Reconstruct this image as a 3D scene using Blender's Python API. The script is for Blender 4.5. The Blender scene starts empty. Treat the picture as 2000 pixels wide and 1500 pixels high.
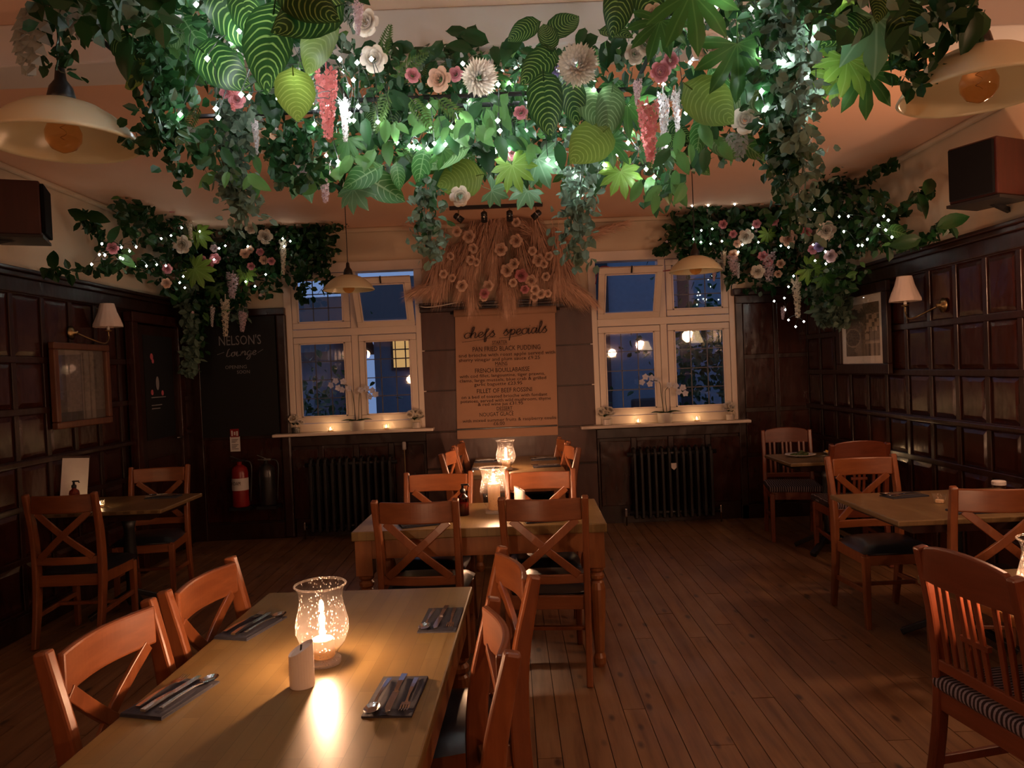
import bpy, math, random
from mathutils import Vector, Matrix
random.seed(11)
PI = math.pi
SC = bpy.context.scene
COL = SC.collection

# ---------------------------------------------------------------- camera
F_PX, ROLL, CAM_H = 1480.0, math.radians(2.4), 1.61
_F = Vector((-5, 28, -F_PX)).normalized()
_U = Vector((-math.sin(ROLL), math.cos(ROLL), 0)); _U = (_U - _F * _U.dot(_F)).normalized()
_R = _F.cross(_U)
W2C = Matrix((( _R.x, _F.x, _U.x), (_R.y, _F.y, _U.y), (_R.z, _F.z, _U.z)))
CAM = Vector((0, 0, CAM_H))
cd = bpy.data.cameras.new('camera'); cam = bpy.data.objects.new('camera', cd); COL.objects.link(cam)
cd.sensor_width = 36.0; cd.lens = F_PX / 2000 * 36; cd.clip_start = 0.05; cd.clip_end = 200
cam.matrix_world = Matrix.Translation(CAM) @ W2C.transposed().to_4x4()
SC.camera = cam
def ray(x, y): return W2C.transposed() @ Vector((x - 1000, 750 - y, -F_PX))
def aty(x, y, Y): d = ray(x, y); return CAM + d * (Y / d.y)
def atx(x, y, X): d = ray(x, y); return CAM + d * (X / d.x)
def atz(x, y, Z): d = ray(x, y); return CAM + d * ((Z - CAM_H) / d.z)

# ---------------------------------------------------------------- world, exposure
SC.view_settings.view_transform = 'Standard'; SC.view_settings.look = 'None'
SC.view_settings.exposure = 0.0; SC.view_settings.gamma = 1.0; SC.view_settings.use_curve_mapping = False
wd = bpy.data.worlds.new('dusk'); SC.world = wd; wd.use_nodes = True
bg = wd.node_tree.nodes['Background']
bg.inputs['Color'].default_value = (0.20, 0.32, 0.62, 1); bg.inputs['Strength'].default_value = 0.75
SC.cycles.sample_clamp_indirect = 4.0
SC.cycles.transparent_max_bounces = 10
SC.cycles.max_bounces = 6; SC.cycles.diffuse_bounces = 3; SC.cycles.glossy_bounces = 2; SC.cycles.transmission_bounces = 4
SC.cycles.use_adaptive_sampling = True; SC.cycles.adaptive_threshold = 0.18
ROOM_LAMP_W = 80.0
FAIRY_E = 165.0
FAIRY_E_CORNER = 32.0
FLAME_E = 2600.0
WARM = (1.0, 0.53, 0.31)

# ---------------------------------------------------------------- helpers
class MB:
    def __init__(s): s.v = []; s.f = []; s.uv = []
    def add(s, vs, fs, uv=None):
        o = len(s.v); s.v += [tuple(v) for v in vs]; s.f += [tuple(i + o for i in f) for f in fs]
        if uv: s.uv += uv
        return s
    def box(s, x0, x1, y0, y1, z0, z1):
        return s.add([(x0,y0,z0),(x1,y0,z0),(x1,y1,z0),(x0,y1,z0),(x0,y0,z1),(x1,y0,z1),(x1,y1,z1),(x0,y1,z1)],
                     [(0,3,2,1),(4,5,6,7),(0,1,5,4),(1,2,6,5),(2,3,7,6),(3,0,4,7)])
    def bar(s, p0, p1, w, h, side=(1,0,0)):
        p0, p1 = Vector(p0), Vector(p1); d = (p1 - p0).normalized(); a = Vector(side); a = (a - d * a.dot(d)).normalized(); b = d.cross(a)
        a = a * w / 2; b = b * h / 2
        return s.add([p0-a-b, p0+a-b, p0+a+b, p0-a+b, p1-a-b, p1+a-b, p1+a+b, p1-a+b],
                     [(0,3,2,1),(4,5,6,7),(0,1,5,4),(1,2,6,5),(2,3,7,6),(3,0,4,7)])
    def sweep(s, path, w, h, side=(1,0,0), closed=False):   # rectangle swept along a path; w, h may be lists
        n = len(path); P = [Vector(p) for p in path]; o = len(s.v)
        for i, p in enumerate(P):
            d = (P[min(i+1,n-1)] - P[max(i-1,0)]).normalized(); a = Vector(side); a = (a - d*a.dot(d)).normalized(); b = d.cross(a)
            ww = (w[i] if isinstance(w,(list,tuple)) else w)/2; hh = (h[i] if isinstance(h,(list,tuple)) else h)/2
            s.v += [tuple(p - a*ww - b*hh), tuple(p + a*ww - b*hh), tuple(p + a*ww + b*hh), tuple(p - a*ww + b*hh)]
        for i in range(n-1):
            for k in range(4):
                k2 = (k+1) % 4; s.f.append((o+i*4+k, o+i*4+k2, o+(i+1)*4+k2, o+(i+1)*4+k))
        s.f.append((o+3,o+2,o+1,o)); e = o+(n-1)*4; s.f.append((e,e+1,e+2,e+3))
        return s
    def tube(s, path, r, n=8):
        P = [Vector(p) for p in path]; o = len(s.v); m = len(P)
        ref = Vector((0.31, 0.22, 0.92))
        for i, p in enumerate(P):
            d = (P[min(i+1,m-1)] - P[max(i-1,0)])
            d = d.normalized() if d.length > 1e-9 else Vector((0,0,1))
            if abs(d.dot(ref)) > 0.98: ref = Vector((0.9, 0.3, 0.1))
            a = (ref - d*ref.dot(d)).normalized(); b = d.cross(a); rr = r[i] if isinstance(r,(list,tuple)) else r
            for k in range(n):
                t = 2*PI*k/n; s.v.append(tuple(p + a*math.cos(t)*rr + b*math.sin(t)*rr))
        for i in range(m-1):
            for k in range(n):
                k2 = (k+1) % n; s.f.append((o+i*n+k, o+i*n+k2, o+(i+1)*n+k2, o+(i+1)*n+k))
        s.f.append(tuple(o+n-1-k for k in range(n))); s.f.append(tuple(o+(m-1)*n+k for k in range(n)))
        return s
    def lathe(s, prof, n=24, c=(0,0,0), cap=True, wave=None):
        o = len(s.v); m = len(prof)
        for (r, z) in prof:
            for k in range(n):
                t = 2*PI*k/n; q = r * (wave(t, z) if wave else 1)
                s.v.append((c[0]+q*math.cos(t), c[1]+q*math.sin(t), c[2]+z))
        for i in range(m-1):
            for k in range(n):
                k2 = (k+1) % n; s.f.append((o+i*n+k, o+i*n+k2, o+(i+1)*n+k2, o+(i+1)*n+k))
        if cap:
            s.f.append(tuple(o+n-1-k for k in range(n))); s.f.append(tuple(o+(m-1)*n+k for k in range(n)))
        return s
    def xf(s, M):
        s.v = [tuple(M @ Vector(v)) for v in s.v]; return s
    def mesh(s, name, mat, smooth=False):
        me = bpy.data.meshes.new(name); me.from_pydata(s.v, [], s.f)
        if s.uv:
            l = me.uv_layers.new(name='UVMap')
            for lp in me.loops: l.data[lp.index].uv = s.uv[lp.vertex_index]
        if mat: me.materials.append(mat)
        if smooth:
            for p in me.polygons: p.use_smooth = True
        me.update(); return me
    def build(s, name, mat, parent=None, smooth=False, bevel=0, seg=2, loc=None, rot=None):
        o = bpy.data.objects.new(name, s.mesh(name, mat, smooth)); COL.objects.link(o)
        if parent: o.parent = parent
        if loc: o.location = loc
        if rot: o.rotation_euler = rot
        if bevel:
            b = o.modifiers.new('bevel', 'BEVEL'); b.width = bevel; b.segments = seg; b.limit_method = 'ANGLE'; b.angle_limit = math.radians(40)
        return o
def link(name, me, parent=None, M=None):
    o = bpy.data.objects.new(name, me); COL.objects.link(o)
    if parent: o.parent = parent
    if M is not None: o.matrix_basis = M
    return o
def tag(o, label=None, cat=None, group=None, kind=None):
    if label: o['label'] = label
    if cat: o['category'] = cat
    if group: o['group'] = group
    if kind: o['kind'] = kind
    return o
def thing(name, label, cat, loc=(0,0,0), rz=0, group=None, rot=None):
    o = bpy.data.objects.new(name, None); COL.objects.link(o); o.location = loc; o.rotation_euler = rot or (0,0,rz); o.empty_display_size = .05
    return tag(o, label, cat, group)
KIDS = {}
def copy_tree(o, parent=None):
    c = o.copy(); COL.objects.link(c)
    if parent: c.parent = parent
    for ch in list(o.children): copy_tree(ch, c)
    return c
def catmull(pts, k=5):
    P = [Vector(p) for p in pts]; P = [P[0]*2-P[1]] + P + [P[-1]*2-P[-2]]; out = []
    for i in range(1, len(P)-2):
        for j in range(k):
            t = j/k; a,b,c,d = P[i-1],P[i],P[i+1],P[i+2]
            out.append(0.5*((2*b)+(c-a)*t+(2*a-5*b+4*c-d)*t*t+(3*b-a-3*c+d)*t**3))
    out.append(P[-2]); return out

# ---------------------------------------------------------------- materials
def nt(name):
    m = bpy.data.materials.new(name); m.use_nodes = True; t = m.node_tree; b = t.nodes['Principled BSDF']
    return m, t, b, t.nodes, t.links
def setp(b, col=None, rough=.5, metal=0, spec=.5, trans=0):
    if col: b.inputs['Base Color'].default_value = (*col, 1)
    b.inputs['Roughness'].default_value = rough; b.inputs['Metallic'].default_value = metal; b.inputs['Specular IOR Level'].default_value = spec
def mixcol(N, L, fac, a, b):
    m = N.new('ShaderNodeMix'); m.data_type = 'RGBA'
    for i, c in ((6, a), (7, b)):
        if isinstance(c, tuple): m.inputs[i].default_value = (*c, 1)
        else: L.new(c, m.inputs[i])
    if isinstance(fac, float): m.inputs[0].default_value = fac
    else: L.new(fac, m.inputs[0])
    return m.outputs[2]
def noise(N, L, vec, scale, detail=3, rough=.55):
    n = N.new('ShaderNodeTexNoise'); n.inputs['Scale'].default_value = scale; n.inputs['Detail'].default_value = detail; n.inputs['Roughness'].default_value = rough
    if vec is not None: L.new(vec, n.inputs['Vector'])
    return n.outputs['Fac']
def ramp(N, L, fac, stops):
    r = N.new('ShaderNodeValToRGB'); e = r.color_ramp.elements
    while len(e) < len(stops): e.new(0.5)
    for k, (p, c) in enumerate(stops): e[k].position = p; e[k].color = (*c, 1) if isinstance(c, tuple) else (c, c, c, 1)
    L.new(fac, r.inputs[0]); return r.outputs[0]
def mapping(N, L, src='Object', scale=(1,1,1), rot=(0,0,0)):
    if src == 'Position': g = N.new('ShaderNodeNewGeometry').outputs['Position']
    else: g = N.new('ShaderNodeTexCoord').outputs[src]
    m = N.new('ShaderNodeMapping'); m.inputs['Scale'].default_value = scale; m.inputs['Rotation'].default_value = rot; L.new(g, m.inputs['Vector']); return m.outputs['Vector']
def bump(N, L, b, h, strength=.2, dist=.01):
    n = N.new('ShaderNodeBump'); n.inputs['Strength'].default_value = strength; n.inputs['Distance'].default_value = dist
    L.new(h, n.inputs['Height']); L.new(n.outputs['Normal'], b.inputs['Normal'])
def math_(N, L, op, a, b=None, clamp=False):
    m = N.new('ShaderNodeMath'); m.operation = op; m.use_clamp = clamp
    for i, c in enumerate((a, b)):
        if c is None: continue
        if isinstance(c, (int, float)): m.inputs[i].default_value = c
        else: L.new(c, m.inputs[i])
    return m.outputs[0]

def plain(name, col, rough=.5, metal=0, spec=.5, var=.12, vs=14):
    m, t, b, N, L = nt(name); setp(b, col, rough, metal, spec)
    f = noise(N, L, mapping(N, L), vs)
    c = mixcol(N, L, f, tuple(max(0, x*(1-var)) for x in col), tuple(min(1, x*(1+var)) for x in col)); L.new(c, b.inputs['Base Color'])
    return m
def wood(name, a, bcol, rough=.35, scale=(18,18,2.5), bmp=.05, spec=.5):
    m, t, b, N, L = nt(name); setp(b, a, rough, 0, spec)
    f = noise(N, L, mapping(N, L, scale=scale), 1.6, 5, .6)
    c = ramp(N, L, f, [(.3, a), (.62, bcol)])
    r = N.new('ShaderNodeObjectInfo').outputs['Random']
    c2 = mixcol(N, L, math_(N, L, 'MULTIPLY', r, .35), c, tuple(x*.55 for x in a)); L.new(c2, b.inputs['Base Color'])
    bump(N, L, b, f, bmp, .004); return m
def emit(name, col, e):
    m, t, b, N, L = nt(name); b.inputs['Base Color'].default_value = (0,0,0,1); b.inputs['Emission Color'].default_value = (*col, 1); b.inputs['Emission Strength'].default_value = e
    return m
M = {}
M['chair'] = wood('chair_wood', (.25,.080,.026), (.17,.048,.015), .34)
M['chair_dark'] = wood('chair_red_wood', (.19,.046,.018), (.13,.030,.011), .32)
M['chair_h'] = wood('chair_wood_rail', (.25,.080,.026), (.17,.048,.015), .34, (2.5,18,18)); M['chair_dark_h'] = wood('chair_red_wood_rail', (.19,.046,.018), (.13,.030,.011), .32, (2.5,18,18))
M['leather'] = plain('black_leather', (.012,.013,.018), .32, 0, .5, .3, 60)
M['pine'] = wood('pine_leg', (.30,.115,.035), (.21,.07,.02), .35)
M['brass'] = plain('aged_brass', (.35,.25,.12), .3, 1)
M['steel'] = plain('steel', (.62,.62,.64), .18, 1, .5, .05)
M['black'] = plain('black_metal', (.012,.012,.013), .35, 0, .5)
M['cast'] = plain('black_enamel', (.016,.015,.015), .28)
M['napkin'] = plain('charcoal_napkin', (.035,.035,.045), .8, 0, .2, .3, 90)
M['cream'] = plain('cream_plaster', (.66,.53,.38), .75, 0, .2, .06, 3)
M['ceil'] = plain('ceiling_paint', (.84,.53,.36), .7, 0, .25, .05, 2)
M['beam'] = plain('white_beam_paint', (.62,.58,.54), .7, 0, .2, .05, 3)
M['white'] = plain('white_gloss_paint', (.72,.60,.50), .4, 0, .5, .04, 6)
M['paper'] = plain('kraft_paper', (.40,.225,.145), .8, 0, .1, .05, 5)
M['ink'] = plain('dark_ink', (.03,.012,.008), .7)
M['chalk'] = plain('chalk', (.22,.21,.21), .9, 0, .1)
M['board'] = plain('blackboard', (.008,.008,.008), .6, 0, .3)
M['opal'] = None
M['wax'] = plain('white_wax', (.75,.70,.64), .5, 0, .3, .03)
M['red'] = plain('red_enamel', (.22,.010,.010), .3)
M['label'] = plain('white_label', (.62,.58,.55), .6)
M['pot'] = plain('pale_ceramic', (.62,.55,.50), .35, 0, .5, .03)
M['lead'] = plain('lead_came', (.10,.10,.11), .5, .6)
M['fabric'] = plain('lampshade_fabric', (.66,.52,.44), .8, 0, .1, .05, 20)
M['speaker'] = wood('speaker_veneer', (.055,.010,.006), (.04,.007,.004), .45)
M['cloth_black'] = plain('speaker_cloth', (.006,.006,.007), .9, 0, .1)
M['stem'] = plain('plant_stem', (.04,.05,.02), .7)
M['redwire'] = plain('red_cable', (.30,.03,.03), .5)
M['wire'] = plain('green_wire', (.01,.02,.012), .5)
M['pinkpaper'] = plain('pink_chalk', (.45,.10,.12), .9, 0, .1)
def m_panel(name, a, b2, rough):
    m, t, b, N, L = nt(name); setp(b, a, rough, 0, .5)
    f = noise(N, L, mapping(N, L, 'Position', (6,6,1.2)), 2.2, 4)
    L.new(ramp(N, L, f, [(.3, a), (.7, b2)]), b.inputs['Base Color'])
    r = N.new('ShaderNodeObjectInfo').outputs['Random']
    f2 = noise(N, L, mapping(N, L, 'Position', (1,1,1)), 9, 2)
    L.new(math_(N, L, 'ADD', math_(N, L, 'MULTIPLY', f2, .18), rough-.09), b.inputs['Roughness'])
    bump(N, L, b, noise(N, L, mapping(N, L, 'Position', (5,5,3)), 1.5, 2), .35, .02); return m
M['panel'] = m_panel('mahogany_panel', (.042,.0095,.0055), (.024,.0055,.0035), .22)
M['rail'] = m_panel('mahogany_rail', (.028,.008,.005), (.015,.005,.003), .32)
M['panel_back'] = m_panel('brown_painted_panel', (.085,.036,.026), (.065,.028,.021), .42)
def m_floor():
    m, t, b, N, L = nt('floor_plank'); setp(b, (.2,.1,.05), .36, 0, .5)
    r = N.new('ShaderNodeObjectInfo').outputs['Random']
    v = mapping(N, L, 'Position', (22, 1.6, 1)); ad = N.new('ShaderNodeVectorMath'); ad.operation = 'ADD'; L.new(v, ad.inputs[0])
    cb = N.new('ShaderNodeCombineXYZ'); L.new(math_(N, L, 'MULTIPLY', r, 37.0), cb.inputs[1]); L.new(cb.outputs[0], ad.inputs[1])
    f = noise(N, L, ad.outputs[0], 1.0, 5, .6)
    c = ramp(N, L, f, [(.28, (.27,.15,.068)), (.5, (.21,.108,.047)), (.72, (.11,.05,.022))])
    vo = N.new('ShaderNodeTexVoronoi'); vo.inputs['Scale'].default_value = 1.0; L.new(mapping(N, L, 'Position', (8.5, 3.6, 1)), vo.inputs['Vector'])
    k = ramp(N, L, vo.outputs['Distance'], [(.07, 1.0), (.17, 0.0)])
    c = mixcol(N, L, math_(N, L, 'MULTIPLY', k, .9), c, (.022,.009,.006))
    c = mixcol(N, L, math_(N, L, 'MULTIPLY', r, .40), c, (.095,.045,.023)); L.new(c, b.inputs['Base Color'])
    w = noise(N, L, mapping(N, L, 'Position', (1.2,1.2,1)), 2.0, 3)
    L.new(ramp(N, L, w, [(.35, .30), (.7, .55)]), b.inputs['Roughness'])
    bump(N, L, b, f, .12, .004); return m
M['floor'] = m_floor()
M['gap'] = plain('floor_gap', (.012,.008,.006), .9)
def m_table(name, a, b2, sc=1.0):
    m, t, b, N, L = nt(name); setp(b, a, .30, 0, .45)
    v = mapping(N, L, 'Object', (1,1,1), (0,0,PI/2)); br = N.new('ShaderNodeTexBrick'); L.new(v, br.inputs['Vector'])
    br.offset = .37; br.inputs['Scale'].default_value = 1.0*sc; br.inputs['Mortar Size'].default_value = .0006; br.inputs['Brick Width'].default_value = .34; br.inputs['Row Height'].default_value = .046
    br.inputs['Color1'].default_value = (*a, 1); br.inputs['Color2'].default_value = (*b2, 1); br.inputs['Mortar'].default_value = (*[x*.6 for x in b2], 1); br.inputs['Bias'].default_value = -.1
    f = noise(N, L, mapping(N, L, 'Object', (40,3,10)), 1.2, 4)
    c = mixcol(N, L, math_(N, L, 'MULTIPLY', f, .55), br.outputs['Color'], tuple(x*.62 for x in b2)); L.new(c, b.inputs['Base Color'])
    w = noise(N, L, mapping(N, L, 'Object', (4,4,4)), 2.0, 3); L.new(ramp(N, L, w, [(.2, .30), (.8, .38)]), b.inputs['Roughness'])
    return m
M['top_oak'] = m_table('oak_stave_top', (.235,.155,.055), (.17,.105,.034))
M['top_dark'] = m_table('brown_stave_top', (.20,.13,.058), (.15,.09,.038))
def m_glass(name, tint=(1,1,1), gloss=.02, ior=1.45, bubbles=False, scat=.045, bub=.75):
    m, t, b, N, L = nt(name); N.remove(b); out = N['Material Output']
    tr = N.new('ShaderNodeBsdfTransparent'); tr.inputs[0].default_value = (*tint, 1)
    gl = N.new('ShaderNodeBsdfGlossy'); gl.inputs['Roughness'].default_value = gloss; gl.inputs['Color'].default_value = (1,1,1,1)
    ge = N.new('ShaderNodeNewGeometry'); dt = N.new('ShaderNodeVectorMath'); dt.operation = 'DOT_PRODUCT'; L.new(ge.outputs['Normal'], dt.inputs[0]); L.new(ge.outputs['Incoming'], dt.inputs[1])
    f0 = ((ior-1)/(ior+1))**2*1.3; om = math_(N, L, 'SUBTRACT', 1.0, math_(N, L, 'ABSOLUTE', dt.outputs['Value']), True)
    sch = math_(N, L, 'ADD', math_(N, L, 'MULTIPLY', math_(N, L, 'POWER', om, 5.0), 1-f0), f0, True)
    mx = N.new('ShaderNodeMixShader'); L.new(sch, mx.inputs[0]); L.new(tr.outputs[0], mx.inputs[1]); L.new(gl.outputs[0], mx.inputs[2]); last = mx.outputs[0]
    if bubbles:
        vo = N.new('ShaderNodeTexVoronoi'); vo.inputs['Scale'].default_value = 110; vo.inputs['Randomness'].default_value = 1; L.new(mapping(N, L, 'Object', (1.3,1.3,.7)), vo.inputs['Vector'])
        k = ramp(N, L, vo.outputs['Distance'], [(.18, 1.0), (.33, 0.0)])
        nz = ramp(N, L, noise(N, L, mapping(N, L, 'Object'), 22, 2), [(.46, 0.0), (.6, 1.0)])
        df = N.new('ShaderNodeBsdfTranslucent'); df.inputs['Color'].default_value = (.9,.85,.8,1); d2 = N.new('ShaderNodeBsdfDiffuse'); d2.inputs['Color'].default_value = (.9,.85,.8,1)
        a = N.new('ShaderNodeMixShader'); L.new(df.outputs[0], a.inputs[1]); L.new(d2.outputs[0], a.inputs[2]); a.inputs[0].default_value = .4
        m2 = N.new('ShaderNodeMixShader'); L.new(math_(N, L, 'ADD', math_(N, L, 'MULTIPLY', math_(N, L, 'MULTIPLY', k, nz), bub), scat), m2.inputs[0]); L.new(last, m2.inputs[1]); L.new(a.outputs[0], m2.inputs[2]); last = m2.outputs[0]
    L.new(last, out.inputs[0]); return m
M['glass'] = m_glass('window_glass')
M['hurricane'] = m_glass('seeded_glass', (1,.97,.95), .03, 1.5, True, .012, .5)
M['frost'] = m_glass('frosted_glass', (1,.97,.95), .1, 1.5, True, .55, .2)
M['cupglass'] = m_glass('cup_glass', (1,.98,.95), .04, 1.6, True)
M['clear'] = m_glass('clear_glass', (.97,.97,.97), .02, 1.5)
M['amber'] = m_glass('amber_glass', (.95,.70,.46), .02, 1.6)
M['brownglass'] = m_glass('brown_bottle_glass', (.35,.08,.02), .03, 1.6)
def m_opal():
    m, t, b, N, L = nt('cream_opal_glass'); setp(b, (.72,.68,.46), .25, 0, .5); out = N['Material Output']
    f = noise(N, L, mapping(N, L, 'Object'), 4, 3); L.new(mixcol(N, L, f, (.68,.64,.42), (.76,.72,.50)), b.inputs['Base Color'])
    tr = N.new('ShaderNodeBsdfTranslucent'); tr.inputs[0].default_value = (.7,.5,.28,1); mx = N.new('ShaderNodeMixShader'); mx.inputs[0].default_value = .15
    L.new(b.outputs[0], mx.inputs[1]); L.new(tr.outputs[0], mx.inputs[2]); L.new(mx.outputs[0], out.inputs[0]); return m
M['opal'] = m_opal()
def m_leaf(name, dark, light, kind='plain', n=9, trans=.38, rough=.38):
    m, t, b, N, L = nt(name); setp(b, dark, rough, 0, .4); out = N['Material Output']
    f = noise(N, L, mapping(N, L, 'Position'), 11, 2)
    base = mixcol(N, L, f, tuple(x*.75 for x in dark), tuple(min(1,x*1.25) for x in dark))
    if kind != 'plain':
        uv = N.new('ShaderNodeTexCoord').outputs['UV']; sp = N.new('ShaderNodeSeparateXYZ'); L.new(uv, sp.inputs[0])
        a = math_(N, L, 'MULTIPLY', math_(N, L, 'ABSOLUTE', math_(N, L, 'SUBTRACT', sp.outputs[0], .5)), 2.0)
        ph = math_(N, L, 'SUBTRACT', sp.outputs[1], math_(N, L, 'MULTIPLY', math_(N, L, 'POWER', a, 1.7), .30 if kind != 'palm' else 0.0))
        s = math_(N, L, 'SINE', math_(N, L, 'MULTIPLY', ph, 2*PI*n))
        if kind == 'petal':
            base = mixcol(N, L, ramp(N, L, sp.outputs[1], [(.10, 0.0), (.75, 1.0)]), tuple(x*.52 for x in dark), base); k = 0.0  # darker petal base: own deeper colour plus painted shade between petals
        elif kind == 'stripe':
            k = ramp(N, L, s, [(.55, 0.0), (.92, 1.0)])
            k = math_(N, L, 'MULTIPLY', k, ramp(N, L, a, [(.0, .5), (.12, 1.0), (.70, 1.0), (.97, 0.0)]))
        elif kind == 'vein':
            k = ramp(N, L, s, [(.86, 0.0), (.97, 1.0)]); k = math_(N, L, 'MAXIMUM', k, ramp(N, L, a, [(.03, 1.0), (.09, 0.0)])); k = math_(N, L, 'MULTIPLY', k, .7)
        else:
            k = math_(N, L, 'MULTIPLY', ramp(N, L, a, [(.04, 1.0), (.14, 0.0)]), .7)
        base = mixcol(N, L, k, base, light)
    L.new(base, b.inputs['Base Color'])
    tr = N.new('ShaderNodeBsdfTranslucent'); L.new(base, tr.inputs[0]); mx = N.new('ShaderNodeMixShader'); mx.inputs[0].default_value = trans
    L.new(b.outputs[0], mx.inputs[1]); L.new(tr.outputs[0], mx.inputs[2]); L.new(mx.outputs[0], out.inputs[0]); return m
M['cal'] = m_leaf('striped_leaf', (.014,.058,.014), (.22,.36,.10), 'stripe', 11)
M['cal_y'] = m_leaf('yellow_striped_leaf', (.13,.20,.03), (.22,.30,.07), 'stripe', 11)
M['cal_p'] = m_leaf('pale_striped_leaf', (.10,.20,.07), (.27,.42,.20), 'stripe', 11)
M['philo'] = m_leaf('veined_leaf', (.045,.165,.035), (.30,.50,.22), 'vein', 7)
M['palm_l'] = m_leaf('lime_palmate_leaf', (.20,.38,.055), (.32,.55,.14), 'palm', 6)
M['palm_g'] = m_leaf('grey_palmate_leaf', (.13,.28,.14), (.28,.45,.28), 'palm', 6)
M['palm_d'] = m_leaf('dark_palmate_leaf', (.04,.13,.025), (.10,.22,.06), 'palm', 6)
M['dusty'] = m_leaf('silver_leaf', (.30,.33,.30), (.4,.4,.4), 'plain', 6, .25, .7)
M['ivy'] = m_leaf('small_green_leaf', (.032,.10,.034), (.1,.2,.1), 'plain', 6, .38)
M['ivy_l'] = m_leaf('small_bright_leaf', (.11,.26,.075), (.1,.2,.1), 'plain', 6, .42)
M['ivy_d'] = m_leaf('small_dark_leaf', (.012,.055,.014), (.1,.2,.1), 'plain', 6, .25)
M['eucal'] = m_leaf('eucalyptus_leaf', (.13,.20,.14), (.1,.2,.1), 'plain', 6, .3, .6)
M['fern'] = m_leaf('fern_leaf', (.07,.14,.03), (.1,.2,.1), 'plain', 6, .35)
def petal(name, c, tr=.3, kind='plain'): return m_leaf(name, c, c, kind, 5, tr, .6)
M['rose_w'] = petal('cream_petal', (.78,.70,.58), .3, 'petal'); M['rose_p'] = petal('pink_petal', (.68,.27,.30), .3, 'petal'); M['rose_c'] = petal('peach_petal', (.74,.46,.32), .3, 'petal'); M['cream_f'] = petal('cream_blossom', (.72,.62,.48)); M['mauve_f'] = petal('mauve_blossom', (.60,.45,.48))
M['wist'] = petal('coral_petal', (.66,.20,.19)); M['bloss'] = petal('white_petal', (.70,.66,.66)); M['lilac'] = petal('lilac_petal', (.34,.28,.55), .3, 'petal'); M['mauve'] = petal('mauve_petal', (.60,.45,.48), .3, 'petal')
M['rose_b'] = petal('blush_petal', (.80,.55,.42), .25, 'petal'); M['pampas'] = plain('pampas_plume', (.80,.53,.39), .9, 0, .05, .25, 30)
M['bulb'] = emit('fairy_bulb', (.92, .98, 1.0), FAIRY_E); M['bulb_c'] = emit('fairy_bulb_corner', (.90, 1.0, .92), FAIRY_E_CORNER)
M['flame'] = emit('candle_flame', (1.0, .55, .31), FLAME_E); M['flame_s'] = emit('tealight_flame', (1.0, .62, .30), FLAME_E*.10)
M['lit'] = emit('lit_lampshade', (1.0, .66, .34), 5.0)
M['litwin'] = emit('lit_window', (1.0, .58, .20), .55)

# ================================================================ ROOM SHELL
XL, XR, YB, YR, ZC = -3.28, 3.05, 7.7, -3.2, 3.10
floor = tag(MB().box(XL-.2, XR+.2, YR-.2, YB+.2, -.12, -.012).build('floor', M['gap']), 'dark stained timber board floor of the dining room', kind='structure')
pl = MB().box(-.5, .5, -.5, .5, -.014, 0).mesh('plank', M['floor'])
x = XL; row = 0
rf = random.Random(5)
while x < XR:
    w = .104; y = .9 - rf.uniform(0, 1.2); y_end = YB
    while y < y_end:
        ln = rf.uniform(1.7, 3.4); e = min(y+ln, y_end)
        if y_end - e < .5: e = y_end
        o = link('plank', pl, floor, Matrix.Translation((x+w/2, (y+e)/2, rf.uniform(-.0015, .0015))) @ Matrix.Diagonal((w-.0035, e-y-.003, 1, 1)))
        y = e
    x += w
MB().box(XL, XR, YR, -.35, -.014, 0).build('boarding', M['floor'], floor)

tag(MB().box(XL-.2, XR+.2, YR-.2, YB+.3, ZC, ZC+.15).build('ceiling', M['ceil']), 'cream painted ceiling of the dining room', kind='structure')
tag(MB().box(XL, XR, 3.12, 3.36, 2.93, ZC).build('trim_1', M['beam'], bevel=.008), 'white painted ceiling beam above the flower garland', kind='structure')

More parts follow.
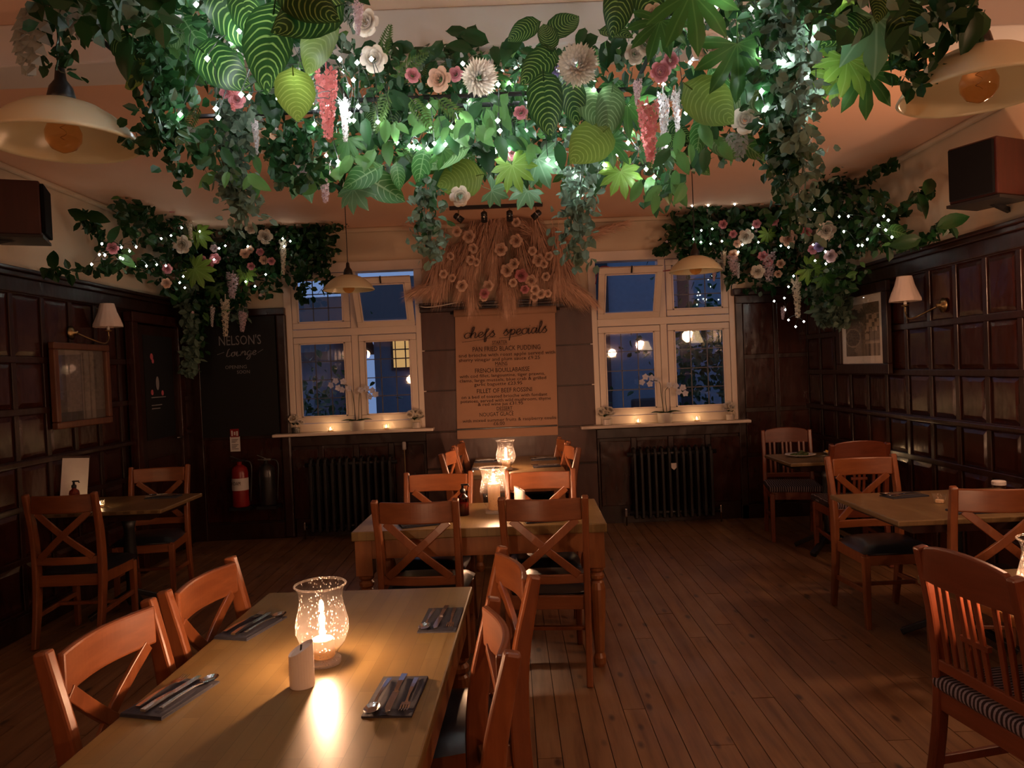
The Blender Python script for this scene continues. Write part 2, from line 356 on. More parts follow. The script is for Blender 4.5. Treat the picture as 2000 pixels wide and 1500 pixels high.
def panelling(wall, side, y0, y1, zt, cols, skip=()):
    # fielded panels on a side wall: rows between rails, columns between stiles
    X = XL if side < 0 else XR; s = 1 if side < 0 else -1     # s: into the room
    rows = [(.16,.46),(.50,.80),(.84,1.10),(1.145,1.44),(1.485,1.79),(1.835,zt-.17)]
    bx = lambda mb, a, b, ya, yb, z0, z1: mb.box(min(X+s*a, X+s*b), max(X+s*a, X+s*b), ya, yb, z0, z1)
    back = MB(); bx(back, -.001, .012, y0, y1, 0, zt-.02); back.build('backing', M['rail'], wall)
    w = (y1-y0)/cols
    zs = [0]+[r for ab in rows for r in ab]+[zt-.02]
    for k in range(0, len(zs), 2):
        mb = MB(); bx(mb, .010, .030, y0, y1, zs[k], zs[k+1]); mb.build('rail', M['rail'], wall, bevel=.004)
    for c in range(cols+1):
        yc = y0+c*w
        mb = MB(); bx(mb, .009, .027, max(y0, yc-.022), min(y1, yc+.022), .02, zt-.03); mb.build('stile', M['rail'], wall, bevel=.004)
    for (z0, z1) in rows:
        if z1-z0 < .03: continue
        for c in range(cols):
            ya, yb = y0+c*w+.024, y0+(c+1)*w-.024
            if any(a < (ya+yb)/2 < b and z0 < zz for a, b, zz in skip): continue
            b_ = .035; mb = MB(); q = lambda d, yy, zz: (X+s*d, yy, zz)
            j = random.uniform(-.0025, .0025)
            mb.add([q(.012,ya,z0),q(.012,yb,z0),q(.012,yb,z1),q(.012,ya,z1), q(.023+j,ya+b_,z0+b_),q(.023-j,yb-b_,z0+b_),q(.023-j*.5,yb-b_,z1-b_),q(.023+j,ya+b_,z1-b_)],
                   [(0,1,5,4),(1,2,6,5),(2,3,7,6),(3,0,4,7),(4,5,6,7)]); mb.build('panel', M['panel'], wall)
    for (a, d, za, zb) in ((.0,.045,zt-.16,zt-.06),(.0,.07,zt-.06,zt-.025),(.0,.095,zt-.025,zt)):
        mb = MB(); bx(mb, a, d, y0, y1, za, zb); mb.build('moulding', M['rail'], wall, bevel=.006)
    mb = MB(); bx(mb, 0, .045, y0, y1, 0, .14); mb.build('skirting', M['rail'], wall, bevel=.008)
    mb = MB(); bx(mb, 0, .05, y0, y1, 1.10, 1.14); mb.build('ledge', M['rail'], wall, bevel=.01)
wl = tag(MB().box(XL-.2, XL, YR-.2, YB+.3, 0, ZC).build('wall_left', M['cream']), 'cream wall with dark panelling behind the corner table', kind='structure')
panelling(wl, -1, .6, YB, 2.42, 21, skip=[(6.5, 7.4, 9)])
wr = tag(MB().box(XR, XR+.2, YR-.2, YB+.3, 0, ZC).build('wall_right', M['cream']), 'cream wall with glossy dark panelling behind the wall lamp', kind='structure')
panelling(wr, 1, .6, YB, 2.36, 22)
wq = tag(MB().box(XL-.2, XR+.2, YR-.2, YR, 0, ZC).build('wall_rear', M['cream']), 'cream wall at the near end of the room', kind='structure')
for (x0, x1) in ((XL, XR),):
    MB().box(x0, x1, YR, YR+.03, 0, 2.3).build('panel', M['panel'], wq)
for side, X in ((-1, XL), (1, XR)):
    a, b_ = (X, X+.03) if side < 0 else (X-.03, X)
    MB().box(a, b_, YR, .6, 0, 2.36).build('panel', M['panel'], wl if side < 0 else wr)

# back wall with two window openings
WIN = [(-2.225, -.885, 1.06, 2.735), (.865, 2.295, 1.01, 2.735)]
wb = MB(); T0, T1 = YB, YB+.22
xs = [XL-.2, WIN[0][0], WIN[0][1], WIN[1][0], WIN[1][1], XR+.2]
for i in (0, 2, 4): wb.box(xs[i], xs[i+1], T0, T1, 0, ZC)
for w_ in WIN: wb.box(w_[0], w_[1], T0, T1, 0, w_[2]); wb.box(w_[0], w_[1], T0, T1, w_[3], ZC)
wb = tag(wb.build('wall_back', M['cream']), 'cream end wall holding both leaded windows', kind='structure')
tag(MB().box(XL, XR, YB-.05, YB, ZC-.045, ZC).build('trim_2', M['cream'], bevel=.015), 'narrow cream cornice above the leaded windows', kind='structure')
tag(MB().box(XR-.045, XR, 0, YB, ZC-.04, ZC).build('trim_3', M['cream'], bevel=.015), 'narrow cream cornice above the framed street photograph', kind='structure')
tag(MB().box(XL, XL+.045, 0, YB, ZC-.04, ZC).build('trim_4', M['cream'], bevel=.015), 'narrow cream cornice above the corner table', kind='structure')
def bpanel(x0, x1, z0, z1, mat, d=.02, bev=.006): return MB().box(x0, x1, YB-d, YB+.001, z0, z1).build('panel', mat, wb, bevel=bev)
# between the windows
for (a, b_, c) in ((-.88,.86,2.24),(2.3,XR,2.3),(XL,-2.23,2.3),(-2.31,-.87,1.02),(.85,2.37,.97)): MB().box(a, b_, YB-.009, YB+.002, 0, c).build('backing', M['rail'], wb)
for k, (z0, z1) in enumerate(((.12,.62),(.64,1.0),(1.015,1.42),(1.43,1.83),(1.84,2.22))): bpanel(-.875, .855, z0, z1, M['panel_back'], .018+.003*(k % 2), .004)
for (d, za, zb) in ((.05,2.22,2.26),(.08,2.26,2.285),(.11,2.285,2.31)): MB().box(-.88, .86, YB-d, YB, za, zb).build('moulding', M['rail'], wb, bevel=.006)
# under the windows
for (x0, x1, zt) in ((-2.30,-.875,1.02),(.855,2.36,.97)):
    n = 4; w = (x1-x0)/n
    bpanel(x0, x1, zt-.10, zt, M['rail'], .035)
    for c in range(n):
        bpanel(x0+c*w+.03, x0+(c+1)*w-.03, .18, zt-.13, M['panel'], .02)
        bpanel(x0+c*w-.03 if c else x0, x0+c*w+.028, .14, zt-.10, M['rail'], .03)
# corner pieces beside the windows
for (x0, x1, zt) in ((2.305, XR, 2.33),):
    for c in range(2):
        w = (x1-x0-.06)/2
        for (z0, z1) in ((.16,.62),(.66,1.08),(1.12,1.62),(1.66,2.18)): bpanel(x0+.06+c*w+.02, x0+.06+(c+1)*w-.02, z0, z1, M['panel'], .022)
    bpanel(x0, x0+.07, 0, zt-.08, M['rail'], .045); bpanel(x0+.06+w-.02, x0+.06+w+.02, 0, 2.2, M['rail'], .03)
    bpanel(x0, x1, 2.18, 2.26, M['rail'], .05); MB().box(x0-.03, x1, YB-.10, YB, 2.26, zt).build('moulding', M['rail'], wb, bevel=.01)
bpanel(XL, -2.30, 0, .16, M['rail'], .04); bpanel(-.875, .855, 0, .12, M['rail'], .04); bpanel(2.3, XR, 0, .14, M['rail'], .045)
bpanel(XL, -2.29, .18, 1.02, M['panel'], .02); bpanel(XL, -2.24, 2.26, 2.33, M['rail'], .07)
bpanel(-2.34, -2.235, 0, 2.27, M['rail'], .055, .02); bpanel(XL, -3.12, 0, 2.27, M['rail'], .05)

# ================================================================ WINDOWS
def make_window(i, spec, open_side, label):
    x0, x1, z0, z1 = spec; root = thing('window_%d' % i, label, None, ((x0+x1)/2, YB+.04, z0)); root['kind'] = 'structure'
    W, H = x1-x0, z1-z0; hw = W/2
    def p(name, mb, m, par=root, bev=.005, **k): return mb.build(name, m, par, bevel=bev, **k)
    d0, d1 = -.04, .10
    p('frame', MB().box(-hw-.035, -hw+.045, d0-.012, d1, 0, H+.02), M['white']); p('frame', MB().box(hw-.045, hw+.035, d0-.012, d1, 0, H+.02), M['white'])
    p('head', MB().box(-hw-.05, hw+.05, d0-.03, d1, H-.07, H+.03), M['white']); p('frame', MB().box(-hw, hw, d0, d1, -.0, .085), M['white'])
    tz = .60*H
    p('mullion', MB().box(-.035, .035, d0, d1, .085, H-.07), M['white']); p('transom', MB().box(-hw+.045, hw-.045, d0-.01, d1, tz-.04, tz+.035), M['white'])
    def sash(xa, xb, za, zb, tilt, lead):
        w, h = xb-xa, zb-za; t = .062
        fr = MB().box(0,w,-.02,.02,0,t).box(0,w,-.02,.02,h-t,h).box(0,t,-.02,.02,t,h-t).box(w-t,w,-.02,.02,t,h-t)
        s = p('sash', fr, M['white'], root, .006, loc=(xa, -.035 if not tilt else -.045, za))
        s.rotation_euler = (tilt, 0, 0)
        s['kind'] = 'structure'
        MB().box(t,w-t,-.004,0.0,t,h-t).build('pane', M['glass'], s)
        for (a,b2,c,d) in ((t,w-t,t,t+.012),(t,w-t,h-t-.012,h-t),(t,t+.012,t,h-t),(w-t-.012,w-t,t,h-t)): MB().box(a,b2,-.030,-.018,c,d).build('bead', M['white'], s)
        if lead:
            nx, nz = lead
            for k in range(1, nx): MB().box(t+(w-2*t)*k/nx-.0045, t+(w-2*t)*k/nx+.0045, -.008, .004, t, h-t).build('came', M['lead'], s)
            for k in range(1, nz): MB().box(t, w-t, -.008, .004, t+(h-2*t)*k/nz-.0045, t+(h-2*t)*k/nz+.0045).build('came', M['lead'], s)
        return s
    L_, R_ = (-hw+.045, -.035), (.035, hw-.045)
    for side, (a, b2) in enumerate((L_, R_)):
        sash(a+.004, b2-.004, .09, tz-.045, 0, (3, 4))
        op = side == open_side
        s = sash(a+.004, b2-.004, tz+.04, H-.075 - (.02 if op else 0), math.radians(30) if op else 0, None if op else (3, 3))
        if op: MB().box((b2-a)/2-.006, (b2-a)/2+.006, -.04, -.02, H-.075-tz-.11, H-.075-tz-.04).build('catch', M['black'], s)
    MB().box(-hw-.17, hw+.10, -.19, .0, -.03, 0).build('window_sill', M['white'], root, bevel=.008)
    return root
make_window(1, WIN[0], 1, 'white leaded window beside the blackboard with one sash tilted open')
make_window(2, WIN[1], 0, 'white leaded window above the radiator with red cable')

# ================================================================ OUTSIDE
ext = tag(MB().box(-14, 14, YB+.25, 26, -.3, -.2).build('ground', plain('paving', (.10,.10,.10), .8)), 'dim paved yard outside the windows', kind='structure')
m_render = plain('white_render', (.20,.23,.28), .9, 0, .1); m_roof = plain('dark_roof_tile', (.03,.03,.035), .7); m_dark = plain('dark_timber', (.02,.02,.022), .7)
def house(loc, label, wid, dep, h, roof_h, lit=None, door=None):
    r = thing('house', label, 'house', loc)
    MB().box(-wid/2, wid/2, 0, dep, -.2, h).build('wall', m_render, r)
    MB().add([(-wid/2-.4,-.5,h-.25),(wid/2+.4,-.5,h-.25),(wid/2+.4,dep/2,h+roof_h),(-wid/2-.4,dep/2,h+roof_h),(wid/2+.4,dep+.4,h-.2),(-wid/2-.4,dep+.4,h-.2),(-wid/2-.4,-.5,h-.4),(wid/2+.4,-.5,h-.4)],
             [(0,1,2,3),(3,2,4,5),(6,7,1,0)]).build('roof', m_roof, r)
    if lit:
        a, b2, c, d = lit; f = MB().box(a-.05,b2+.05,-.05,-.005,c-.05,d+.05).build('window', m_dark, r); MB().box(a,b2,-.06,-.04,c,d).build('pane', M['litwin'], f)
        for k in range(1, 4): MB().box(a+(b2-a)*k/4-.012, a+(b2-a)*k/4+.012, -.075, -.055, c, d).build('muntin', m_dark, f)
        for k in range(1, 3): MB().box(a, b2, -.075, -.055, c+(d-c)*k/3-.012, c+(d-c)*k/3+.012).build('muntin', m_dark, f)
    for (a, b2) in (door or ()): MB().box(a, b2, -.06, -.0, -.2, h-.3).build('post', m_dark, r, bevel=.01)
    return r
house((-5.7, 13.5, 0), 'white rendered cottage with dark sloping roof outside the window by the blackboard', 4.4, 4, 2.3, .95, None, ((.9,1.3),(1.7,1.9)))
house((-1.25, 15.5, 0), 'low white outbuilding with a lit lattice window beyond the orchid', 3.0, 3, 2.9, .9, (-1.1, -.1, 1.75, 2.3), ((.9,1.2),))
house((4.6, 14.2, 0), 'pale blue rendered house wall beyond the window above the radiator', 7.0, 4, 5.6, 1.5, None, ((-3.3,-2.7),(-1.4,-1.2)))

# ================================================================ FURNITURE BUILDERS
def x_chair():
    r = thing('dining_chair', None, 'chair'); P = {}
    c = M['chair']; ch_ = M['chair_h']
    def post(s):
        path = catmull([(s*.20,-.265,0),(s*.202,-.215,.25),(s*.205,-.195,.46),(s*.207,-.205,.70),(s*.212,-.262,.965)], 4)
        n = len(path); return MB().sweep(path, .034, [.036+.026*math.sin(PI*min(1,i/(n-1)*1.0))+.004 for i in range(n)])
    for s in (-1,1): post(s).build('back_post', c, r, bevel=.008, seg=2)
    for s in (-1,1): MB().sweep([(s*.195,.20,0),(s*.195,.195,.43)], [.032,.042], [.032,.042]).build('leg', c, r, bevel=.006)
    rail = [( -.192+.384*t, -.232-.035*math.sin(PI*t), .895) for t in [i/22 for i in range(23)]]
    MB().sweep(rail, .020, .112, side=(0,1,0)).build('top_rail', ch_, r, bevel=.007)
    low = [( -.192+.384*t, -.203-.022*math.sin(PI*t), .535) for t in [i/14 for i in range(15)]]
    MB().sweep(low, .020, .048, side=(0,1,0)).build('lower_rail', ch_, r, bevel=.005)
    for s in (-1,1):
        pts = [(s*(-.165+.33*t), -.217-.025*math.sin(PI*t)-.02*t, .555+.288*t) for t in [i/6 for i in range(7)]]
        MB().sweep(pts, .016+.003*s, .040, side=(0,1,0)).build('cross_slat', c, r, bevel=.003)
    MB().box(-.195,.195,.185,.208,.375,.445).build('apron', ch_, r, bevel=.004); MB().box(-.19,.19,-.21,-.188,.375,.445).build('apron', ch_, r, bevel=.004)
    for s in (-1,1): MB().box(s*.195-.011, s*.195+.011, -.19,.19,.375,.445).build('side_apron', c, r, bevel=.004)
    for s in (-1,1): MB().bar((s*.197,-.215,.20),(s*.195,.195,.22),.020,.030).build('stretcher', c, r, bevel=.004)
    MB().bar((-.195,0,.21),(.195,0,.21),.030,.020,side=(0,1,0)).build('stretcher', c, r, bevel=.004)
    g = MB(); n = 10; vs = []; fs = []
    for i in range(n+1):
        for j in range(n+1):
            u, v = i/n*2-1, j/n*2-1
            x = u*.222*(1-.14*max(0,-v)**2); y = v*.202+.027; e = max(abs(u),abs(v)); z = .449+.042*(1-e**6)+.012*(1-u*u)*(1-v*v)
            vs.append((x,y,z))
    for i in range(n):
        for j in range(n): a = i*(n+1)+j; fs.append((a,a+n+1,a+n+2,a+1))
    g.add(vs, fs); g.box(-.188,.188,-.170,.225,.440,.451); g.build('seat', M['leather'], r, smooth=True)
    return r
def slat_chair(striped=True):
    r = thing('dining_chair', None, 'chair'); c = M['chair_dark']; ch_ = M['chair_dark_h']
    for s in (-1,1):
        path = catmull([(s*.20,-.265,0),(s*.202,-.215,.25),(s*.205,-.195,.46),(s*.205,-.21,.70),(s*.205,-.255,.945)], 4)
        MB().sweep(path, .036, .044).build('back_post', c, r, bevel=.008)
    for s in (-1,1): MB().sweep([(s*.195,.20,0),(s*.195,.195,.43)], [.032,.042], [.032,.042]).build('leg', c, r, bevel=.006)
    n = 26; vs = []
    prof = lambda t: .925+.045*math.sin(PI*t)**.6 - (.012 if abs(t-.5) > .42 else 0)
    mb = MB(); rows = []
    for i in range(n+1):
        t = i/n; x = -.222+.444*t; y = -.240-.022*math.sin(PI*t); mb.v += [(x,y+.012,.828),(x,y-.012,.828),(x,y-.020,prof(t)),(x,y+.004,prof(t))]
    for i in range(n):
        for k in range(4): k2=(k+1)%4; mb.f.append((i*4+k,(i+1)*4+k,(i+1)*4+k2,i*4+k2))
    mb.f += [(0,1,2,3),(n*4+3,n*4+2,n*4+1,n*4)]
    mb.build('top_rail', ch_, r, bevel=.006)
    MB().box(-.19,.19,-.214,-.194,.515,.555).build('lower_rail', ch_, r, bevel=.005)
    for x in (-.148,-.108,-.036,0,.036,.108,.148): MB().bar((x,-.204,.55),(x,-.238-.016*(1-abs(x)/.2),.84),.020,.012).build('slat', c, r, bevel=.003)
    for x in (-.036,.036): pass
    MB().box(-.06,.06,-.232,-.214,.665,.685).build('slat_tie', c, r, bevel=.003)
    MB().box(-.195,.195,.185,.208,.375,.445).build('apron', ch_, r, bevel=.004); MB().box(-.19,.19,-.21,-.188,.375,.445).build('apron', ch_, r, bevel=.004)
    for s in (-1,1): MB().box(s*.195-.011, s*.195+.011, -.19,.19,.375,.445).build('side_apron', c, r, bevel=.004)
    for s in (-1,1): MB().bar((s*.197,-.215,.20),(s*.195,.195,.22),.020,.030).build('stretcher', c, r, bevel=.004)
    g = MB().box(-.225,.225,-.22,.235,.443,.495); g.build('seat', M['stripe'], r, bevel=.02, seg=3)
    return r
def m_stripe():
    m, t, b, N, L = nt('striped_seat_cloth'); setp(b, (.05,.03,.03), .9, 0, .1)
    w = N.new('ShaderNodeTexWave'); w.wave_type = 'BANDS'; w.bands_direction = 'X'; w.inputs['Scale'].default_value = 17; w.inputs['Distortion'].default_value = 2.5; w.inputs['Detail'].default_value = 1; L.new(mapping(N, L, 'Object'), w.inputs['Vector'])
    L.new(ramp(N, L, w.outputs['Fac'], [(.45, (.03,.018,.018)), (.65, (.22,.17,.18))]), b.inputs['Base Color']); return m
M['stripe'] = m_stripe()
def place_chair(proto, used, bx, by, rz, label, group):
    o = proto if not used[0] else copy_tree(proto); used[0] = True
    a = math.radians(rz); off = Matrix.Rotation(a, 3, 'Z') @ Vector((0, -.262, 0))
    o.location = (bx-off.x, by-off.y, 0); o.rotation_euler = (0,0,a); tag(o, label, 'chair', group); return o
xc = x_chair(); xu = [False]; scp = slat_chair(); su = [False]
GX = 'cross back dining chairs'; GS = 'slat back dining chairs'
TH = .78
for bx, by, rz, lb in (
    (-1.15,2.07,-98,'cross back wooden chair on the dark side of the front table, nearest the camera'),
    (-1.085,2.575,-97,'cross back wooden chair on the dark side of the front table, far seat'),
    (-.045,1.935,97,'cross back wooden chair on the floorboard side of the front table, nearest the camera'),
    (0,2.56,104,'cross back wooden chair on the floorboard side of the front table, far seat'),
    (-.515,3.87,-6,'cross back chair seen from behind at the middle table, beside the pump bottle'),
    (.14,3.80,-6,'cross back chair seen from behind at the middle table, by the open floor'),
    (-.49,4.93,175,'cross back chair facing the camera at the middle table, behind the pump bottle'),
    (.165,4.84,178,'cross back chair facing the camera at the middle table, behind the slanted candle'),
    (-.545,6.22,-98,'chair seen sideways at the table under the menu scroll, blackboard side, nearer one'),
    (-.50,6.88,-96,'chair seen sideways at the table under the menu scroll, blackboard side, by the wall'),
    (.50,6.26,98,'chair seen sideways at the table under the menu scroll, picture side, nearer one'),
    (.47,6.86,97,'chair seen sideways at the table under the menu scroll, picture side, by the wall'),
    (2.235,4.87,180,'cross back chair facing the camera at the plain table by the glossy panelling'),
    (2.30,3.55,-12,'cross back chair seen from behind at the plain table by the glossy panelling'),
    (-2.80,4.66,0,'dark cross back chair with its back to the camera at the corner table'),
    (-2.80,6.0,188,'cross back chair facing the camera across the corner table near the door')):
    place_chair(xc, xu, bx, by, rz, lb, GX)
for bx, by, rz, lb in (
    (1.41,2.39,-82,'large red-brown slat back chair with striped seat at the edge of the view'),
    (2.54,7.02,168,'red-brown slat back chair behind the table with plates, next to the end wall'),
    (2.61,5.68,-4,'dark slat back chair seen from behind in front of the table with plates')):
    place_chair(scp, su, bx, by, rz, lb, GS)

def table(label, cx, cy, lx, ly, rz, mat, legs='turned', th=.034, group='dining tables'):
    r = thing('dining_table', label, 'table', (cx, cy, 0), math.radians(rz), group)
    hx, hy = lx/2, ly/2
    lift = MB().box(-hx, hx, -hy, hy, TH-th, TH)
    top = lift.build('table_top', mat, r, bevel=.006, seg=2)
    if legs == 'turned':
        MB().box(-hx+.02, hx-.02, -hy+.02, -hy+.045, TH-.15, TH-th).build('apron', M['pine'], r); MB().box(-hx+.02, hx-.02, hy-.045, hy-.02, TH-.15, TH-th).build('apron', M['pine'], r)
        MB().box(-hx+.02, -hx+.045, -hy+.05, hy-.05, TH-.15, TH-th).build('side_apron', M['pine'], r); MB().box(hx-.045, hx-.02, -hy+.05, hy-.05, TH-.15, TH-th).build('side_apron', M['pine'], r)
        for sx in (-1,1):
            for sy in (-1,1):
                c = (sx*(hx-.06), sy*(hy-.06), 0)
                mb = MB().box(c[0]-.045, c[0]+.045, c[1]-.045, c[1]+.045, TH-.24, TH-th)
                prof = [(.026,0),(.034,.02),(.034,.05),(.024,.075),(.028,.09),(.036,.22),(.043,.36),(.044,.42),(.036,.455),(.028,.465),(.040,.480),(.040,.495),(.028,.508),(.041,.522),(.041,.535),(.030,.545)]
                mb.lathe(prof, 16, c); mb.build('leg', M['pine'], r, smooth=False)
    else:
        MB().box(-hx+.1, hx-.1, -hy+.06, hy-.06, TH-th-.05, TH-th).build('apron', M['rail'], r)
        mb = MB().lathe([(.03,.06),(.045,.10),(.035,.2),(.045,.4),(.035,.6),(.06,TH-th-.05)], 16); mb.build('column', M['black'], r, smooth=True)
        for k in range(4):
            a = PI/4+k*PI/2; MB().sweep([(0,0,.16),(.15*math.cos(a),.15*math.sin(a),.09),(.30*math.cos(a),.26*math.sin(a),.018)], .05, .036, side=(-math.sin(a),math.cos(a),0)).build('foot', M['black'], r, bevel=.006)
    return r
table('front dining table of pale oak staves holding a bubbly glass candle lamp', -.605, 2.20, .80, 1.46, -2.2, M['top_oak'])
table('broad pine dining table with turned legs, the middle table of the row', -.19, 4.38, 1.36, .76, -1.5, M['top_oak'], th=.05)
table('dining table under the menu scroll by the end wall', .03, 6.62, .78, 1.22, 0, M['top_dark'])
table('plain brown table beside the glossy panelling', 2.40, 4.13, 1.02, .80, 0, M['top_dark'], 'pedestal', .028)
table('brown table with plates of food in the corner', 2.59, 6.25, .82, .62, 0, M['top_dark'], 'pedestal', .028)
table('corner table with a menu card under the dark picture', -2.74, 5.36, .78, .68, 0, M['top_dark'], 'pedestal', .028)
table('table at the edge of the view behind the large slat back chair', 1.98, 2.42, .92, .86, 4, M['top_oak'], 'pedestal', .034)

# ================================================================ LAMPS
def flame_obj(par, z, s=1.0, mat='flame', x=0, y=0):
    mb = MB().lathe([(.0015*s,0),(.006*s,.006*s),(.0075*s,.013*s),(.005*s,.024*s),(.0012*s,.036*s)], 10, (x,y,z)); return mb.build('flame', M[mat], par, smooth=True)
def hurricane(loc, s, label, wax_h, tall=1.0):
    r = thing('candle_lamp', label, 'candle lamp', loc, group='bubbly glass candle lamps')
    h = .25*tall
    prof = [(.052,.0),(.056,.004),(.056,.014),(.040,.022),(.048,.040*tall),(.070,.070*tall),(.083,.105*tall),(.082,.135*tall),(.072,.175*tall),(.066,.205*tall),(.070,.23*tall),(.079,h)]
    prof = [(a*s, b*s) for a, b in prof]
    MB().lathe(prof, 40, cap=False).build('glass', M['hurricane'], r, smooth=True)
    MB().tube([(.079*s*math.cos(t*PI/20), .079*s*math.sin(t*PI/20), h*s) for t in range(41)], .0035*s, 6).build('rim', M['cupglass'], r, smooth=True)
    MB().lathe([(.0,.001),(.054*s,.001),(.054*s,.016*s),(.0,.016*s)], 32, cap=False).build('base', M['frost'], r, smooth=True)
    MB().lathe([(.030*s,.020*s),(.036*s,.024*s),(.036*s,wax_h),(.030*s,wax_h+.004),(.012*s,wax_h-.004),(.002,wax_h-.004)], 24).build('pillar_candle', M['wax_c'], r, smooth=True)
    MB().tube([(0,0,wax_h-.004),(.002,0,wax_h+.010)], .0012, 5).build('wick', M['black'], r)
    flame_obj(r, wax_h+.006, 1.35*s)
    return r
def m_wax():
    m, t, b, N, L = nt('candle_wax'); setp(b, (.85,.72,.52), .5, 0, .3); out = N['Material Output']
    L.new(mixcol(N, L, noise(N, L, mapping(N, L), 30), (.80,.68,.48), (.88,.76,.58)), b.inputs['Base Color'])
    tr = N.new('ShaderNodeBsdfTranslucent'); tr.inputs[0].default_value = (.95,.70,.40,1); mx = N.new('ShaderNodeMixShader'); mx.inputs[0].default_value = .5
    L.new(b.outputs[0], mx.inputs[1]); L.new(tr.outputs[0], mx.inputs[2]); L.new(mx.outputs[0], out.inputs[0]); return m
M['wax_c'] = m_wax()
hurricane((-.575, 2.19, TH), .92, 'lit bubbly glass candle lamp on the front table', .07)
hurricane((-.12, 4.40, TH), 1.0, 'lit glass candle lamp with a tall pillar candle on the middle table', .17, 1.05)
hurricane((-.06, 6.28, TH), .98, 'lit glass candle lamp on the table under the menu scroll', .085)
hurricane((1.60, 2.27, TH), 1.0, 'lit glass candle lamp at the very edge of the view', .08)
def led_candle(loc, label, rz):
    mb = MB(); n = 28; R_ = .033
    vs = [(R_*math.cos(2*PI*k/n), R_*math.sin(2*PI*k/n), 0) for k in range(n)] + [(R_*math.cos(2*PI*k/n), R_*math.sin(2*PI*k/n), .103+.017*math.cos(2*PI*k/n)) for k in range(n)] + [(R_*.8*math.cos(2*PI*k/n), R_*.8*math.sin(2*PI*k/n), .097+.013*math.cos(2*PI*k/n)) for k in range(n)]
    fs = [tuple(range(n-1,-1,-1))] + [(k,(k+1)%n,n+(k+1)%n,n+k) for k in range(n)] + [(n+k,n+(k+1)%n,2*n+(k+1)%n,2*n+k) for k in range(n)] + [tuple(range(2*n,3*n))]
    r = thing('wax_candle', label, 'candle', loc, rz, 'unlit slant topped candles'); mb.add(vs, fs).build('body', M['wax'], r, smooth=False, bevel=.002)
    MB().tube([(0,0,.095),(.002,0,.112)], .0025, 6).build('wick', M['black'], r)
    return r
led_candle((-.595, 2.035, TH), 'unlit white candle with slanted top in front of the front table lamp', .3)
led_candle((.03, 4.62, TH), 'unlit white candle with slanted top on the middle table', PI)
led_candle((-3.07, 5.16, TH), 'short unlit candle in front of the menu card on the corner table', 0).scale = (1,1,.5)

def pump_bottle(loc, label, s=1):
    r = thing('pump_bottle', label, 'bottle', loc, group='brown pump bottles'); r.scale = (s,s,s)
    MB().lathe([(.030,.0),(.034,.004),(.034,.095),(.030,.112),(.014,.125),(.014,.135)], 24).build('body', M['brownglass'], r, smooth=True)
    MB().lathe([(.0285,.004),(.031,.008),(.031,.07),(.0,.071)], 20).build('liquid', plain('amber_liquid', (.25,.05,.01), .3), r, smooth=True)
    MB().lathe([(.0165,.132),(.0165,.150),(.008,.154),(.006,.175)], 16).build('cap', M['black'], r, smooth=True)
    MB().box(-.009,.035,-.008,.008,.172,.182).bar((.030,0,.176),(.040,0,.166),.01,.007,(0,1,0)).build('pump', M['black'], r, bevel=.002)
    return r
pump_bottle((-.30, 4.37, TH), 'brown pump bottle on the middle table beside the tall candle lamp')
pump_bottle((-3.08, 5.30, TH), 'brown pump bottle in front of the menu card on the corner table')
mc = thing('menu_card', 'tall pale menu card leaning against the panelling on the corner table', 'menu', (-3.15, 5.40, TH), 0, rot=(math.radians(-10), math.radians(4), math.radians(20)))
MB().box(-.085,.085,-.003,.003,.0,.34).build('card', M['label'], mc); MB().box(-.09,.09,-.006,-.002,.33,.345).build('clip_board', M['rail'], mc)
for lp in ((-2.86, 5.22), (-2.98, 5.27)): 
    r = thing('tealight', 'lit tealight in a small glass cup on the corner table, %s' % ('nearer the door' if lp[0] > -2.9 else 'beside the menu card'), 'tealight', (lp[0], lp[1], TH), group='tealights')
    MB().lathe([(.022,0),(.027,.004),(.032,.05)], 20, cap=False).build('glass_cup', M['cupglass'], r, smooth=True); MB().lathe([(.02,.003),(.021,.018)], 16).build('wax', M['wax_c'], r); flame_obj(r, .02, .55, 'flame_s')

# cutlery -----------------------------------------------------------------
def napkin_mesh():
    mb = MB(); n = 8
    vs = []; fs = []
    for i in range(n+1):
        for j in range(n+1):
            x, y = -.062+.124*i/n, -.115+.23*j/n; vs.append((x, y, .009+.002*math.sin(9*i/n+3*j/n)+(-.004 if i in (0,n) or j in (0,n) else 0)))
    for i in range(n):
        for j in range(n): a = i*(n+1)+j; fs.append((a,a+n+1,a+n+2,a+1))
    mb.add(vs, fs); mb.box(-.062,.062,-.115,.115,0,.0045); mb.box(-.061,.061,-.113,.085,.0046,.0085); return mb.mesh('napkin', M['napkin'])
def fork_mesh():
    mb = MB(); mb.sweep(catmull([(0,-.095,.004),(0,-.03,.007),(0,.03,.006),(0,.055,.003)],3), [.013,.012,.011,.010,.009,.007,.006,.006,.007,.010], .0028, side=(1,0,0))
    mb.box(-.0115,.0115,.052,.068,.0025,.0045)
    for x in (-.0098,-.0033,.0033,.0098): mb.sweep([(x,.067,.0035),(x,.085,.002),(x,.104,.006)], [.0042,.0038,.002], .0018, side=(1,0,0))
    return mb.mesh('fork', M['steel'])
def knife_mesh():
    mb = MB(); mb.sweep([(0,-.10,.005),(0,-.05,.007),(0,.005,.006)], [.016,.014,.011], [.006,.007,.006], side=(1,0,0))
    mb.add([(-.008,.005,.004),(.009,.005,.004),(.010,.06,.004),(.009,.10,.004),(.002,.122,.004),(-.008,.115,.004),(-.008,.005,.0055),(.009,.005,.0055),(.010,.06,.005),(.009,.10,.005),(.002,.122,.005),(-.008,.115,.0055)],
           [(5,4,3,2,1,0),(6,7,8,9,10,11),(0,1,7,6),(1,2,8,7),(2,3,9,8),(3,4,10,9),(4,5,11,10),(5,0,6,11)]); return mb.mesh('knife', M['steel'])
